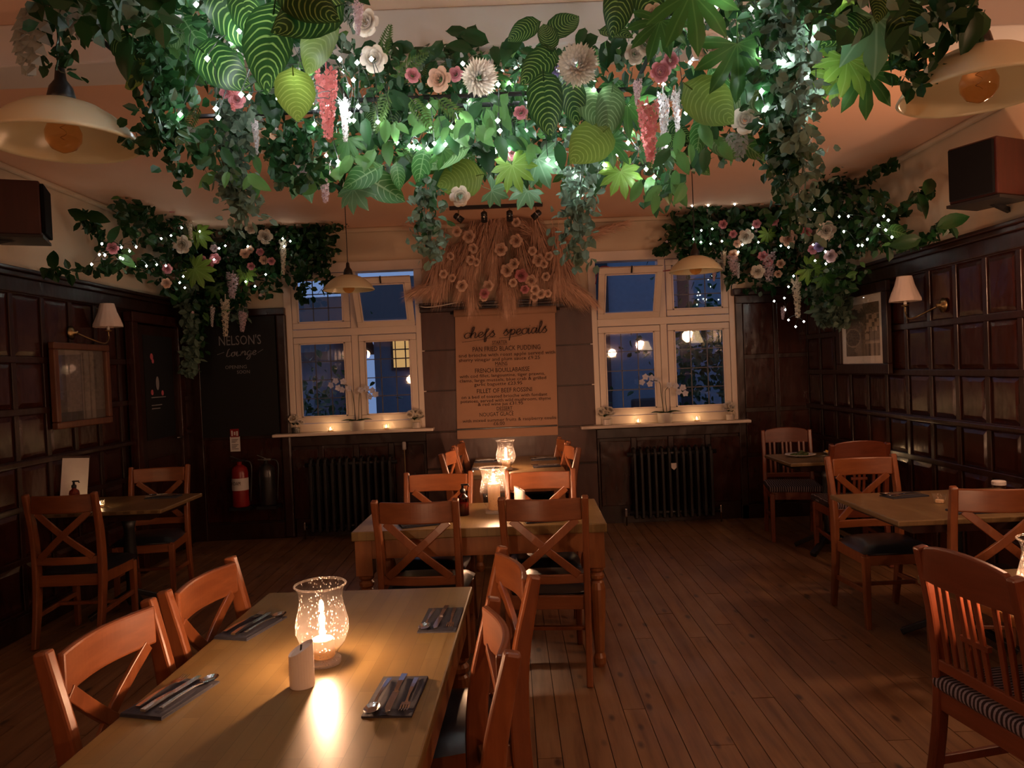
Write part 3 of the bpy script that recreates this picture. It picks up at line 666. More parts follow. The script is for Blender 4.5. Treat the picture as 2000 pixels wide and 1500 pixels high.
def spoon_mesh():
    mb = MB(); mb.sweep(catmull([(0,-.095,.004),(0,-.03,.008),(0,.03,.008),(0,.06,.004)],3), [.012,.011,.010,.009,.008,.006,.006,.006,.006,.008], .0028, side=(1,0,0))
    o = []; n = 14
    for k in range(n): t = 2*PI*k/n; o.append((.0195*math.cos(t), .086+.031*math.sin(t), .007))
    inn = [(.012*math.cos(2*PI*k/n), .086+.020*math.sin(2*PI*k/n), .001) for k in range(n)]; low = [(p[0]*1.02, .086+(p[1]-.086)*1.02, .0055) for p in o]
    lo2 = [(p[0], p[1], -.001) for p in inn]
    mb.add(o+inn+low+lo2, [(k,(k+1)%n,n+(k+1)%n,n+k) for k in range(n)]+[tuple(n+k for k in range(n))]+[(2*n+k,3*n+k,3*n+(k+1)%n,2*n+(k+1)%n) for k in range(n)]+[tuple(3*n+n-1-k for k in range(n))]); return mb.mesh('spoon', M['steel'])
NM, FM, KM, SM = napkin_mesh(), fork_mesh(), knife_mesh(), spoon_mesh()
def setting(x, y, rz, where, face=1):
    a = math.radians(rz); R_ = Matrix.Translation((x, y, TH)) @ Matrix.Rotation(a, 4, 'Z')
    tag(link('napkin', NM, None, R_), 'charcoal folded napkin ' + where, 'napkin', 'folded napkins')
    for nm, me, dx, dy in (('fork', FM, -.038, .01), ('knife', KM, 0, -.005), ('spoon', SM, .038, .012)):
        rr = random.uniform(-.05, .05)
        tag(link(nm, me, None, R_ @ Matrix.Translation((dx, dy, .0115)) @ Matrix.Rotation(rr, 4, 'Z')), 'steel %s on the napkin %s' % (nm, where), nm, nm + 's on napkins')
setting(-.925, 1.985, -15, 'on the dark side of the front table, nearest the camera')
setting(-.90, 2.53, -16, 'on the dark side of the front table, far place')
setting(-.325, 1.935, 176, 'on the floorboard side of the front table, nearest the camera')
setting(-.262, 2.52, 177, 'on the floorboard side of the front table, far place')
setting(-.52, 4.15, -72, 'on the middle table, near place by the pump bottle')
setting(.16, 4.13, -80, 'on the middle table, near place by the open floor')
setting(-.55, 4.60, 96, 'on the middle table, far place by the pump bottle')
setting(.27, 4.60, 84, 'on the middle table, far place by the slanted candle')
setting(-.24, 6.40, -86, 'on the table under the menu scroll, blackboard side, nearer')
setting(-.24, 6.90, -88, 'on the table under the menu scroll, blackboard side, farther')
setting(.28, 6.38, 92, 'on the table under the menu scroll, picture side, nearer')
setting(.28, 6.88, 88, 'on the table under the menu scroll, picture side, farther')
setting(2.26, 4.38, 100, 'on the plain table by the glossy panelling, far place')
setting(2.36, 3.88, -90, 'on the plain table by the glossy panelling, near place')
setting(-2.58, 5.56, 90, 'on the corner table near the door')
setting(1.72, 2.62, 80, 'on the table behind the large slat back chair')
# glass tumbler, plates, food
def tealight(loc, label, lit=True, s=1.0):
    r = thing('tealight', label, 'tealight', loc, group='tealights'); r.scale = (s,s,s)
    MB().lathe([(.020,0),(.024,.003),(.027,.02),(.034,.045)], 20, cap=False, wave=lambda t,z: 1+.05*math.cos(8*t)).build('glass_cup', M['cupglass'], r, smooth=True)
    MB().lathe([(.019,.003),(.0195,.016)], 16).build('wax', M['wax_c'], r)
    if lit: flame_obj(r, .018, .55, 'flame_s')
    return r
tealight((2.33, 4.14, TH), 'unlit tealight in a glass cup on the plain table below the wall lamp', False, 1.1)
tealight((2.86, 6.20, TH), 'lit tealight in a glass cup on the table with plates', True, 1.2)
def plate(loc, label, r0, food):
    r = thing('plate', label, 'plate', loc, group='plates of food')
    MB().lathe([(.0,.004),(r0*.55,.004),(r0*.62,.010),(r0,.019),(r0,.022),(r0*.6,.014),(r0*.52,.009),(.0,.009)], 32, cap=False).build('dish', M['pot'], r, smooth=True)
    rn = random.Random(food); nn = 26
    mm = plain('salad_leaf', (.07,.09,.03), .6, 0, .3, .5, 40) if food == 1 else plain('fried_chips', (.55,.30,.07), .6, 0, .3, .25, 40)
    for k in range(nn):
        a, d = rn.uniform(0, 2*PI), r0*.55*math.sqrt(rn.random()); p = Vector((d*math.cos(a), d*math.sin(a), .014+rn.uniform(0,.035)*(1-d/r0/.6)))
        mb = MB()
        if food == 1: mb.lathe([(.002,-.006),(.018,-.004),(.022,.002),(.012,.007),(.002,.008)], 7)
        else: mb.box(-.006,.006,-.03,.03,-.006,.006)
        mb.xf(Matrix.Rotation(rn.uniform(-.6,.6),4,'X') @ Matrix.Rotation(rn.uniform(-.5,.5),4,'Y')); mb.build('salad_piece' if food == 1 else 'chip', mm, r, loc=p, rot=(0,0,rn.uniform(0,6)))
    return r
plate((2.41, 6.34, TH), 'white plate of salad on the corner table with plates', .125, 1)
plate((2.72, 6.40, TH), 'small plate heaped with chips on the table with plates', .085, 2)
kk = link('knife', KM, None, Matrix.Translation((2.59, 6.28, TH+.002)) @ Matrix.Rotation(-1.2, 4, 'Z')); tag(kk, 'steel knife lying between the plates on the corner table', 'knife', 'knives by plates')
r = thing('jar', 'small white lidded jar on the plain table beside the panelling', 'jar', (2.78, 4.33, TH)); MB().lathe([(.032,0),(.034,.004),(.034,.05),(.030,.055)], 20).build('body', M['clear'], r, smooth=True); MB().lathe([(.036,.052),(.037,.055),(.037,.072),(.033,.076)], 20).build('lid', M['label'], r)

# pendants ----------------------------------------------------------------
def pendant():
    r = thing('pendant_lamp', None, 'pendant lamp')
    out = [(.032,.118),(.06,.113),(.10,.098),(.14,.072),(.175,.038),(.195,.008),(.2,0)]; inn = [(a-.006, b-.004) for a, b in reversed(out)]
    MB().lathe(out+inn, 48, cap=False).build('shade', M['opal'], r, smooth=True)
    MB().lathe([(.036,.112),(.036,.130),(.030,.155),(.016,.175),(.012,.21),(.004,.215)], 20).build('holder', M['black'], r, smooth=True)
    MB().tube([(0,0,.20),(0,0,1.0)], .0035, 6).build('cord', M['black'], r)
    MB().lathe([(.006,.10),(.018,.085),(.036,.06),(.0475,.03),(.045,.005),(.030,-.016),(.006,-.026),(.001,-.026)], 24, cap=False).build('bulb', M['amber'], r, smooth=True)
    MB().lathe([(.014,.06),(.014,.115)], 14).build('socket', M['brass'], r)
    MB().tube([(.008*math.cos(t*.9), .008*math.sin(t*.9), .06-.004*t) for t in range(14)], .0008, 4).build('filament', M['brass'], r)
    MB().lathe([(.05,0),(.05,-.015),(.02,-.03),(.004,-.032)], 20, (0,0,1.0)).build('ceiling_rose', M['black'], r)
    return r
pp = pendant(); first = True
for (x, y, z, lb) in ((-1.215, 2.13, 2.292, 'large cream glass pendant lamp hanging near the speaker and dark-side garland'),
                      (1.282, 2.03, 2.295, 'large cream glass pendant lamp hanging beside the speaker over the slat back chair'),
                      (-1.22, 5.9, 2.28, 'cream glass pendant lamp hanging before the window by the blackboard'),
                      (1.44, 5.75, 2.295, 'cream glass pendant lamp hanging before the window above the radiator')):
    o = pp if first else copy_tree(pp); first = False; o.location = (x, y, z); tag(o, lb, 'pendant lamp', 'cream glass pendant lamps')
    k = ZC - z
    for ch in o.children:
        n = ch.name.split('.')[0]
        if n == 'cord': ch.location.z = .20-.20*(k-.2)/.8; ch.scale.z = (k-.2)/.8
        if n == 'ceiling_rose': ch.location.z = k-1.0

# wall sconces ------------------------------------------------------------
def sconce(loc, side, lit, label, dy=.28):
    # side: +1 wall on the +x side, -1 on the -x side, 0 rear wall
    rz = {1: PI/2, -1: -PI/2, 0: 0}[side]
    r = thing('wall_lamp', label, 'wall lamp', loc, rz, 'brass wall lamps with fabric shades')
    MB().lathe([(.001,0),(.05,0),(.052,.008),(.03,.02),(.012,.032),(.012,.05)], 24).xf(Matrix.Rotation(-PI/2,4,'X')).build('back_plate', M['brass'], r, smooth=True)
    MB().tube(catmull([(0,.03,0),(dy*.4,.09,-.05),(dy*.8,.12,-.075),(dy,.12,-.03),(dy,.12,.02)], 5), .006, 8).build('arm', M['brass'], r, smooth=True)
    MB().lathe([(.004,.015),(.022,.02),(.028,.028),(.012,.034)], 16, (dy,.12,0)).build('drip_cup', M['brass'], r, smooth=True)
    MB().lathe([(.011,.03),(.011,.10)], 14, (dy,.12,0)).build('candle_tube', M['wax'], r)
    MB().lathe([(.108,.055),(.106,.075),(.088,.12),(.066,.175),(.052,.235),(.050,.24),(.064,.175),(.085,.12),(.103,.075),(.105,.057)], 48, (dy,.12,0), cap=False, wave=lambda t,z: 1+.02*math.cos(16*t)*(1 if z < .2 else .4)+(.03*math.cos(8*t) if z < .08 else 0)).build('shade', M['lit'] if lit else M['fabric'], r, smooth=True)
    if lit:
        l = bpy.data.lights.new('bulb', 'POINT'); l.energy = ROOM_LAMP_W*lit; l.color = WARM; l.shadow_soft_size = .09
        lo = bpy.data.objects.new('bulb', l); COL.objects.link(lo); lo.parent = r; lo.location = (dy,.24,.16)
    return r
sconce((XR-.03, 5.24, 1.93), 1, 0, 'unlit brass wall lamp with pale shade beside the street photograph', .28)
sconce((XL+.03, 5.66, 2.02), -1, 0, 'unlit brass wall lamp with pale shade above the dark framed picture', -.30)
sconce((-2.45, YR+.03, 1.32), 0, .4, 'lit brass wall lamp at the near end of the room, corner table side', 0.05)
sconce((2.45, YR+.03, 1.75), 0, .8, 'lit brass wall lamp at the near end of the room, radiator side', 0.05)
sconce((XR-.03, -.6, 1.85), 1, .9, 'added unseen fill lamp behind the camera on the glossy panelling', .05)  # added lamp out of view, warms the ceiling and room
sconce((XL+.03, -.6, 1.9), -1, .22, 'added unseen fill lamp behind the camera on the dark side panelling', -.05)  # weaker added lamp on the opposite wall, unseen, also lifts the ceiling

sconce((XR-.03, 3.75, 1.85), 1, .55, 'added unseen fill lamp beside the table with the large slat back chair', -.05)  # added out of view to brighten ceiling and floor
# speakers, track light ---------------------------------------------------
def speaker(loc, rz, label, tilt):
    r = thing('loudspeaker', label, 'speaker', loc, 0, 'wall speakers', rot=(tilt, 0, rz)); r.scale = (.9,.9,.9)
    MB().box(-.165,.165,-.14,.14,0,.37).build('cabinet', M['speaker'], r, bevel=.008)
    MB().box(-.150,.150,-.165,-.141,.015,.355).build('grille', M['cloth_black'], r, bevel=.006)
    MB().box(-.18,.18,-.15,.16,-.022,-.002).build('bracket_shelf', M['black'], r); MB().bar((0,.05,-.01),(0,.26,-.06),.03,.03).build('bracket_arm', M['black'], r)
    return r
speaker((-3.03, 4.80, 2.565), math.radians(113), 'red-brown cabinet speaker on the wall above the dark picture side', 0)
speaker((2.87, 4.50, 2.49), math.radians(-66), 'red-brown cabinet speaker on the wall above the glossy panelling', 0)
tl = thing('track_light', 'black ceiling track with four small spotlights above the dried flowers', 'track light', (-.06, 6.86, ZC))
MB().box(-.42,.42,-.02,.02,-.03,0).build('track', M['black'], tl)
for k, (x, ry, rx) in enumerate(((-.34,-.9,.2),(-.11,0,.5),(.12,0,.5),(.36,.9,.2))):
    MB().tube([(x,0,-.03),(x,0,-.075)], .006, 8).build('stalk', M['brass'], tl)
    h = MB().lathe([(.015,.05),(.028,.04),(.030,-.045),(.026,-.045),(.024,.0),(.001,.0)], 18).build('spot_head', M['cast'], tl, smooth=True, loc=(x,0,-.105), rot=(rx,ry,0))
    MB().lathe([(.0305,.005),(.0305,.014)], 18, cap=False).build('collar', M['steel'], h)

# ================================================================ POSTER AND LETTERING
DG = None
def text_part(s, x0, x1, zb, h, par, mat, y, name='lettering', lower=False, shear=0):
    c = bpy.data.curves.new(name, 'FONT'); c.body = s; c.size = 1; c.resolution_u = 2; c.extrude = 0; c.shear = shear
    o = bpy.data.objects.new(name, c); COL.objects.link(o); dg = bpy.context.evaluated_depsgraph_get(); me = bpy.data.meshes.new_from_object(o.evaluated_get(dg)); bpy.data.objects.remove(o); 
    xs = [v.co.x for v in me.vertices]; ax, bx_ = min(xs), max(xs); hh = .70
    out = []
    for v in me.vertices:
        X = x0+(v.co.x-ax)/(bx_-ax)*(x1-x0); Z = zb+v.co.y/hh*h; v.co = (X, y, Z)
    me.materials.clear(); me.materials.append(mat); me.name = name
    o = link(name, me, par); o['kind'] = 'stuff'; return o
GL = {'c': (.85,[[(.9,.8),(.6,1),(.2,.8),(.1,.4),(.35,.02),(.65,.05),(.95,.3)]]),
 'h': (1.05,[[(0,.3),(.35,1.2),(.42,1.9),(.22,1.9),(.18,1.0),(.18,0)],[(.18,.4),(.5,.95),(.75,.85),(.75,.1),(.95,.05),(1.1,.3)]]),
 'e': (.85,[[(0,.3),(.5,.5),(.72,.8),(.5,1),(.2,.7),(.2,.25),(.5,0),(.9,.3)]]),
 'f': (.85,[[(0,.3),(.5,1.1),(.6,1.45),(.4,1.4),(.3,.8),(.3,-.7),(.5,-.75),(.5,-.1),(.9,.3)]]),
 's': (.85,[[(0,.3),(.45,1.1),(.42,.8),(.72,.4),(.45,0),(.1,.12)]]),
 'p': (.95,[[(0,.3),(.25,1),(.2,-.9)],[(.22,.6),(.6,1),(.85,.6),(.6,.05),(.3,.15),(.95,.3)]]),
 'i': (.6,[[(0,.3),(.25,1),(.25,.15),(.4,.02),(.65,.3)],[(.28,1.35),(.32,1.45)]]),
 'a': (1.0,[[(.8,.85),(.45,1),(.1,.5),(.35,0),(.75,.5),(.82,1),(.78,.15),(.95,.05),(1.1,.3)]]),
 'l': (.65,[[(0,.3),(.4,1.2),(.42,1.95),(.22,1.9),(.22,.3),(.4,0),(.7,.3)]]),
 'L': (.95,[[(.55,1.7),(.3,1.5),(.2,.9),(.15,.2),(.4,0),(.9,.25)]]),
 'o': (.95,[[(.6,.95),(.2,.8),(.1,.35),(.4,0),(.75,.35),(.6,.95),(.95,.8)]]),
 'u': (1.05,[[(0,.4),(.2,1),(.2,.25),(.4,0),(.7,.3),(.75,1),(.75,.15),(1.05,.25)]]),
 'n': (1.05,[[(0,.4),(.2,1),(.2,0),(.25,.5),(.55,1),(.75,.8),(.75,.1),(1.05,.3)]]),
 'g': (1.05,[[(.8,.85),(.45,1),(.1,.5),(.4,0),(.8,.5),(.8,.95),(.8,-.5),(.5,-.9),(.2,-.6),(1.05,.3)]]), ' ': (.9, [])}
def script(s, x0, x1, zb, xh, par, mat, y, thick=.004, slope=0.0):
    W = sum(GL[c][0] for c in s); sx = (x1-x0)/W; cx = 0; mb = MB()
    for c in s:
        for st in GL[c][1]:
            P = catmull([((cx+px+.18*pz)*sx, 0, pz*xh) for px, pz in st], 4)
            Q = [(x0+p.x, y, zb+p.z+slope*p.x) for p in P]; n = len(Q)
            mb.sweep(Q, [thick*(.7+1.1*abs((Q[min(i+1,n-1)][2]-Q[max(i-1,0)][2]))/(abs(Q[min(i+1,n-1)][2]-Q[max(i-1,0)][2])+abs(Q[min(i+1,n-1)][0]-Q[max(i-1,0)][0])+1e-6)) for i in range(n)], .0008, side=(.8,0,.6))
        cx += GL[c][0]
    o = mb.build('lettering', mat, par); o['kind'] = 'stuff'; return o
YP = YB-.045
ps = thing('menu_scroll', 'brown paper menu scroll with handwritten dishes on the end wall', 'menu', (0, 0, 0))
g = MB(); n = 30; x0, x1 = -.525, .485
vs = []; fs = []
for i in range(n+1):
    t = i/n; z = 2.225-1.295*t; y = YP + .004*math.sin(7*t) - (.016*math.exp(-((t-.02)/.03)**2)) + .012*math.exp(-((t-.90)/.02)**2)
    sh = -.035*t
    vs += [(x0+sh*.9, y, z), (x1+sh*.6, y, z)]
for i in range(n): fs.append((2*i, 2*i+2, 2*i+3, 2*i+1))
g.add(vs, fs).build('paper', M['paper'], ps, smooth=True)
MB().tube([(x0-.01,YP-.012,2.20),(x1+.01,YP-.012,2.20)], .038, 16).build('paper_roll', M['paper'], ps, smooth=True)
MB().tube([(x0-.045,YP-.012,2.20),(x1+.045,YP-.012,2.20)], .012, 10).build('rod', M['black'], ps, smooth=True)
MB().box(-.56,.46,YP-.012,YP+.01,1.018,1.034).build('rail', M['black'], ps, bevel=.003)
def PX(px, py): return -.525+(px-255)*.001*.99, 2.23-(py-110)*.001
YT = YP-.022
for s, a, b_, yb, h in (('STARTER',622,775,468,35),('PAN FRIED BLACK PUDDING',420,1110,536,48),('and brioche with roast apple served with',275,1258,588,34),('sherry vinegar and plum sauce £9.25',275,1100,634,34),
    ('MAINS',643,768,682,35),('FRENCH BOUILLABAISSE',435,990,750,44),('with cod fillet, langoustine, tiger prawns,',275,1145,796,32),('clams, large mussels, blue crab & grilled',275,1155,840,32),('garlic baguette £23.95',420,910,882,32),
    ('FILLET OF BEEF ROSSINI',445,1005,956,44),('on a bed of toasted brioche with fondant',285,1160,1006,32),('potatoes, served with wild mushroom, thyme',275,1195,1048,32),('& red wine jus £31.95',450,910,1084,32),
    ('DESSERT',640,800,1134,35),('NOUGAT GLACE',462,810,1192,40),('with mixed summer fruits & raspberry coulis',285,1240,1246,32),('£6.00',600,715,1284,34)):
    xa, z = PX(a, yb); xb, _ = PX(b_, yb); text_part(s, xa, xb, z, h*.001, ps, M['ink'], YT+.006 if yb < 1150 else YT+.012)
    if s in ('STARTER','MAINS','DESSERT'): MB().box(xa, xb, YT+.004, YT+.006, z-.010, z-.007).build('underline', M['ink'], ps)
xa, z = PX(330, 400); xb, _ = PX(655, 0); script('chefs', xa, xb, z, .055, ps, M['ink'], YT, .0075, .03)
xa, z = PX(735, 385); xb, _ = PX(1185, 0); script('specials', xa, xb, z, .058, ps, M['ink'], YT, .0075, .03)
for a, b_, c, d in ((315,435,660,392),(695,408,930,385)):
    p0, p1 = PX(a, b_), PX(c, d); MB().sweep(catmull([(p0[0],YT,p0[1]),((p0[0]+p1[0])/2,YT,(p0[1]+p1[1])/2-.006),(p1[0],YT,p1[1])],4), .004, .0008, side=(0,0,1)).build('underline', M['ink'], ps)

# blackboard in the corner
bb = thing('blackboard', 'large blackboard with chalk lettering between the door and the window', 'blackboard', (0,0,0))
MB().box(-3.12,-2.345,YB-.05,YB-.01,1.05,2.25).build('board', M['board'], bb); yb_ = YB-.053
def q(px, py): p = aty(px, py, yb_); return p.x, p.z
xa, z = q(428, 677); xb, _ = q(510, 670); text_part("NELSON'S", xa, xb, z+.01, .095, bb, M['chalk'], yb_)
xa, z = q(441, 697); xb, _ = q(500, 695); script('Lounge', xa, xb, z, .045, bb, M['chalk'], yb_, .006, .03)
xa, z = q(440, 721); xb, _ = q(482, 718); text_part('OPENING', xa, xb, z, .035, bb, M['chalk'], yb_)
xa, z = q(463, 730); xb, _ = q(488, 729); text_part('SOON', xa, xb, z, .033, bb, M['chalk'], yb_)
for a, b_ in (((424,693),(438,688)),((503,689),(514,682))):
    p0, p1 = q(*a), q(*b_); MB().sweep([(p0[0],yb_,p0[1]),(p1[0],yb_,p1[1])], .004, .0008, side=(0,0,1)).build('flourish', M['chalk'], bb)
# door in the side wall
dr = thing('door_1', 'dark panelled door with a black chalk panel beside the blackboard', None, (XL+.03, 6.93, 0)); dr['kind'] = 'structure'
MB().box(0,.05,-.40,.40,.02,2.14).build('leaf', M['rail'], dr, bevel=.004)
for s in (-1,1): MB().box(0,.075,s*.44-.045,s*.44+.045,0,2.22).build('jamb', M['panel'], dr, bevel=.008)
MB().box(0,.085,-.50,.50,2.15,2.24).build('head', M['panel'], dr, bevel=.008)
MB().box(.05,.056,-.28,.28,1.12,2.05).build('chalk_panel', M['board'], dr); MB().box(.05,.058,-.28,.28,.2,.95).build('panel', M['panel'], dr, bevel=.004)
MB().tube([(.05,.33,1.10),(.10,.33,1.10),(.10,.20,1.10)], .008, 8).build('handle', M['steel'], dr, smooth=True)
MB().lathe([(.001,0),(.045,0),(.001,.001)], 16).xf(Matrix.Translation((.0575,-.05,1.62)) @ Matrix.Rotation(PI/2,4,'Y') @ Matrix.Diagonal((1.4,.7,1,1))).build('chalk_drawing', M['chalk'], dr)
for (y, z, s) in ((-.14,1.86,.03),(-.12,1.82,.022),(-.16,1.54,.025),(.04,1.53,.025)): MB().lathe([(.001,0),(s,0),(.001,.001)], 9).xf(Matrix.Translation((.0575,y,z)) @ Matrix.Rotation(PI/2,4,'Y')).build('chalk_flower', M['pinkpaper'], dr)
for (z, a, b_) in ((1.49,-.18,.10),(1.42,-.18,.02),(1.39,-.18,-.02)): MB().box(.0565,.0575,a,b_,z,z+.008).build('chalk_line', M['chalk'], dr)

# pictures ----------------------------------------------------------------
def print_mesh(w, h, nx, nz, fn, name):
    me = bpy.data.meshes.new(name); vs = [(w*i/nx-w/2, 0, h*j/nz-h/2) for j in range(nz+1) for i in range(nx+1)]; fs = [(j*(nx+1)+i, j*(nx+1)+i+1, (j+1)*(nx+1)+i+1, (j+1)*(nx+1)+i) for j in range(nz) for i in range(nx)]
    me.from_pydata(vs, [], fs); ca = me.color_attributes.new('Col', 'FLOAT_COLOR', 'CORNER')
    for p in me.polygons:
        u = (p.center.x+w/2)/w; v = (p.center.z+h/2)/h; c = fn(u, v)
        for li in p.loop_indices: ca.data[li].color = (*c, 1)
    m, t, b, N, L = nt(name + '_ink'); setp(b, None, .5, 0, .3); at = N.new('ShaderNodeVertexColor'); at.layer_name = 'Col'; L.new(at.outputs[0], b.inputs['Base Color']); me.materials.append(m)
    return me
rp = random.Random(3); NZ = [[rp.random() for _ in range(64)] for _ in range(64)]
def street(u, v):
    s = (1.0,.78,.56); n = NZ[int(u*31) % 64][int(v*41) % 64]
    sky = .50; val = sky
    edge = .45+.10*math.sin(9*v+1)+.08*n
    if v < .32 + .1*n*0: val = .24+.06*n                       # lane
    if u < edge-.02 and v > .42: val = .10+.10*n                 # trees behind the houses
    if u > .62+.10*math.sin(7*v)+.05*n and v < .92: val = .13+.08*n
    if .42 < u < .68 and v < .55+.1*n and v > .32: val = .16+.08*n
    if u < .36 and .42 < v < .80 and (int(u*14)+int(v*13)) % 3 != 0: val = .52-.12*n     # white houses
    if u < .30 and .30 < v < .46: val = .07+.1*n
    if u < .42 and .23 < v < .26+.04*u: val = .42
    if u < .40 and v < .22: val = .10+.16*(int(u*16) % 2)+.05*n
    c = (u-.78)**2/.06+(v-.36)**2/.035
    if c < 1: val = .10+.10*n
    if .75 < c < 1: val = .36
    return tuple(val*x for x in s)
pf = thing('picture_frame', 'framed sepia street photograph with pale mount on the glossy panelling', 'picture', (XR-.045, 6.40, 1.82), 0, rot=(0, math.radians(0), -PI/2+PI))
W_, H_ = .94, .74
pf.rotation_euler = (0, 0, PI/2)
fr = [(-W_/2,W_/2,-H_/2,-H_/2+.085),(-W_/2,W_/2,H_/2-.085,H_/2),(-W_/2,-W_/2+.085,-H_/2+.085,H_/2-.085),(W_/2-.085,W_/2,-H_/2+.085,H_/2-.085)]
for (a,b_,c,d) in fr: MB().box(a,b_,.0,.04,c,d).build('frame_side', M['rail'], pf, bevel=.006)
MB().box(-W_/2+.08,W_/2-.08,.004,.014,-H_/2+.08,H_/2-.08).build('mount', plain('picture_mount', (.86,.80,.72), .8, 0, .1, .03), pf)
pm = print_mesh(W_-.33, H_-.30, 44, 48, lambda u, v: street(1-u, v), 'photograph'); o = link('photograph', pm, pf); o.location = (0,.016,0); o.rotation_euler = (0,0,PI)
MB().box(-W_/2+.08,W_/2-.08,.022,.024,-H_/2+.08,H_/2-.08).build('glazing', M['glass'], pf)
def dim(u, v):
    n = NZ[int(u*23) % 64][int(v*29) % 64]; val = .10+.04*n
    if .2 < u < .48: val = .17+.05*n
    if .55 < u < .85 and .4 < v < .85: val = .06+.07*n
    if v < .12: val = .08
    return (val, val*.82, val*.68)
pg = thing('picture_frame', 'dark glazed picture in a brown frame below the wall lamp on the door side', 'picture', (XL+.045, 5.71, 1.63), -PI/2)
W_, H_ = .74, .62
for (a,b_,c,d) in [(-W_/2,W_/2,-H_/2,-H_/2+.05),(-W_/2,W_/2,H_/2-.05,H_/2),(-W_/2,-W_/2+.05,-H_/2+.05,H_/2-.05),(W_/2-.05,W_/2,-H_/2+.05,H_/2-.05)]: MB().box(a,b_,.0,.045,c,d).build('frame_side', wood('gilt_brown_frame', (.16,.06,.025), (.09,.03,.015), .35), pg, bevel=.008)
o = link('print', print_mesh(W_-.09, H_-.09, 24, 30, dim, 'print'), pg); o.location = (0,.012,0); o.rotation_euler = (0,0,PI)
MB().box(-W_/2+.045,W_/2-.045,.022,.024,-H_/2+.045,H_/2-.045).build('glazing', M['glass'], pg)

# safety sign, extinguishers ---------------------------------------------
sg = thing('safety_sign', 'small white and red fire extinguisher sign below the blackboard', 'sign', (-2.80, YB-.045, .90))
MB().box(-.05,.05,-.004,0,0,.235).build('plate', M['label'], sg); MB().box(-.044,.044,-.006,-.003,.145,.228).build('red_panel', M['red'], sg)
for (a, b_, c, d) in ((-.032,-.018,.158,.212),(-.006,.008,.165,.20),(.018,.034,.158,.205)): MB().box(a,b_,-.0075,-.0055,c,d).build('pictogram', M['label'], sg)
for k, z in enumerate((.118,.104,.090,.066,.052,.038,.024)): MB().box(-.034,.034-(k%3)*.014,-.006,-.004,z,z+.005).build('text_line', M['ink'], sg)
def extinguisher(loc, label, mat, foam):
    r = thing('fire_extinguisher', label, 'fire extinguisher', loc, 0, 'fire extinguishers')
    MB().lathe([(.06,0),(.078,.006),(.08,.02),(.08,.34),(.07,.385),(.035,.415),(.022,.42),(.022,.45)], 28).build('cylinder', mat, r, smooth=True)
    MB().lathe([(.0805,.17),(.0805,.29)], 28, cap=False).build('label_band', M['label'] if foam else M['black'], r, smooth=True)
    MB().box(-.02,.05,-.012,.012,.45,.468).bar((0,0,.47),(-.085,0,.505),.018,.008,(0,1,0)).bar((0,0,.455),(-.08,0,.46),.018,.008,(0,1,0)).build('valve_handle', M['steel'] if not foam else M['black'], r)
    MB().tube(catmull([(.05,0,.455),(.10,.01,.44),(.115,.01,.36),(.10,.0,.12),(.098,0,.05)],5), .009, 8).build('hose', M['black'], r, smooth=True)
    if foam: text_part('FOAM', -.055, .03, .225, .035, r, M['ink'], -.082)
    MB().box(-.10,.10,-.06,.11,-.03,-.001).build('bracket', M['black'], r)
    return r
extinguisher((-2.72, 7.52, .36), 'red foam fire extinguisher with a white label under the blackboard', M['red'], True)
extinguisher((-2.46, 7.54, .36), 'black fire extinguisher beside the red one under the blackboard', M['cast'], False)
# radiators ---------------------------------------------------------------
def radiator(x0, x1, z1, n, label, badge, trv):
    r = thing('radiator', label, 'radiator', ((x0+x1)/2, YB-.14, 0), 0, 'black column radiators')
    w = (x1-x0)/n
    for k in range(n):
        xk = -(x1-x0)/2+w*(k+.5)
        mb = MB(); 
        for yy in (-.055, .0, .055): mb.sweep([(xk,yy,.08),(xk,yy,z1-.04)], w*.42, .036)
        mb.tube([(xk,-.055,z1-.05),(xk,-.04,z1-.015),(xk,0,z1),(xk,.04,z1-.015),(xk,.055,z1-.05)], w*.24, 8).tube([(xk,-.055,.10),(xk,0,.075),(xk,.055,.10)], w*.26, 8)
        mb.build('column', M['cast'], r, bevel=.006)
    for z in (.12, z1-.06): MB().tube([(-(x1-x0)/2-.03,0,z),((x1-x0)/2+.03,0,z)], .022, 10).build('header', M['cast'], r, smooth=True)
    for s in (-1,1): MB().tube([(s*((x1-x0)/2+.03),0,.12),(s*((x1-x0)/2+.06),0,.12),(s*((x1-x0)/2+.06),0,.0)], .009, 8).build('pipe', M['brass'], r, smooth=True); 
    for s in (-1,1): MB().lathe([(.014,.09),(.018,.10),(.018,.16),(.012,.17)], 12, (s*((x1-x0)/2+.06),0,0)).build('valve', M['steel'], r)
    if badge: MB().add([(-.026,-.092,.62),(.026,-.092,.62),(.026,-.092,.575),(0,-.092,.55),(-.026,-.092,.575),(-.026,-.08,.62),(.026,-.08,.62),(.026,-.08,.575),(0,-.08,.55),(-.026,-.08,.575)],[(0,4,3,2,1),(0,1,6,5),(1,2,7,6),(2,3,8,7),(3,4,9,8),(4,0,5,9)]).build('badge', M['pot'], r)
    if trv:
        MB().tube([((x1-x0)/2+.10,.05,0),((x1-x0)/2+.10,.05,.86)], .007, 8).build('pipe', M['brass'], r); MB().lathe([(.016,.85),(.020,.86),(.020,.92),(.014,.93)], 14, ((x1-x0)/2+.10,.05,0)).build('thermostat', M['label'], r, smooth=True)
    return r
radiator(1.17, 2.00, .77, 12, 'black column radiator with pale badge below the window with red cable', True, False)
radiator(-2.05, -1.19, .80, 12, 'black column radiator with white thermostat below the window by the blackboard', False, True)
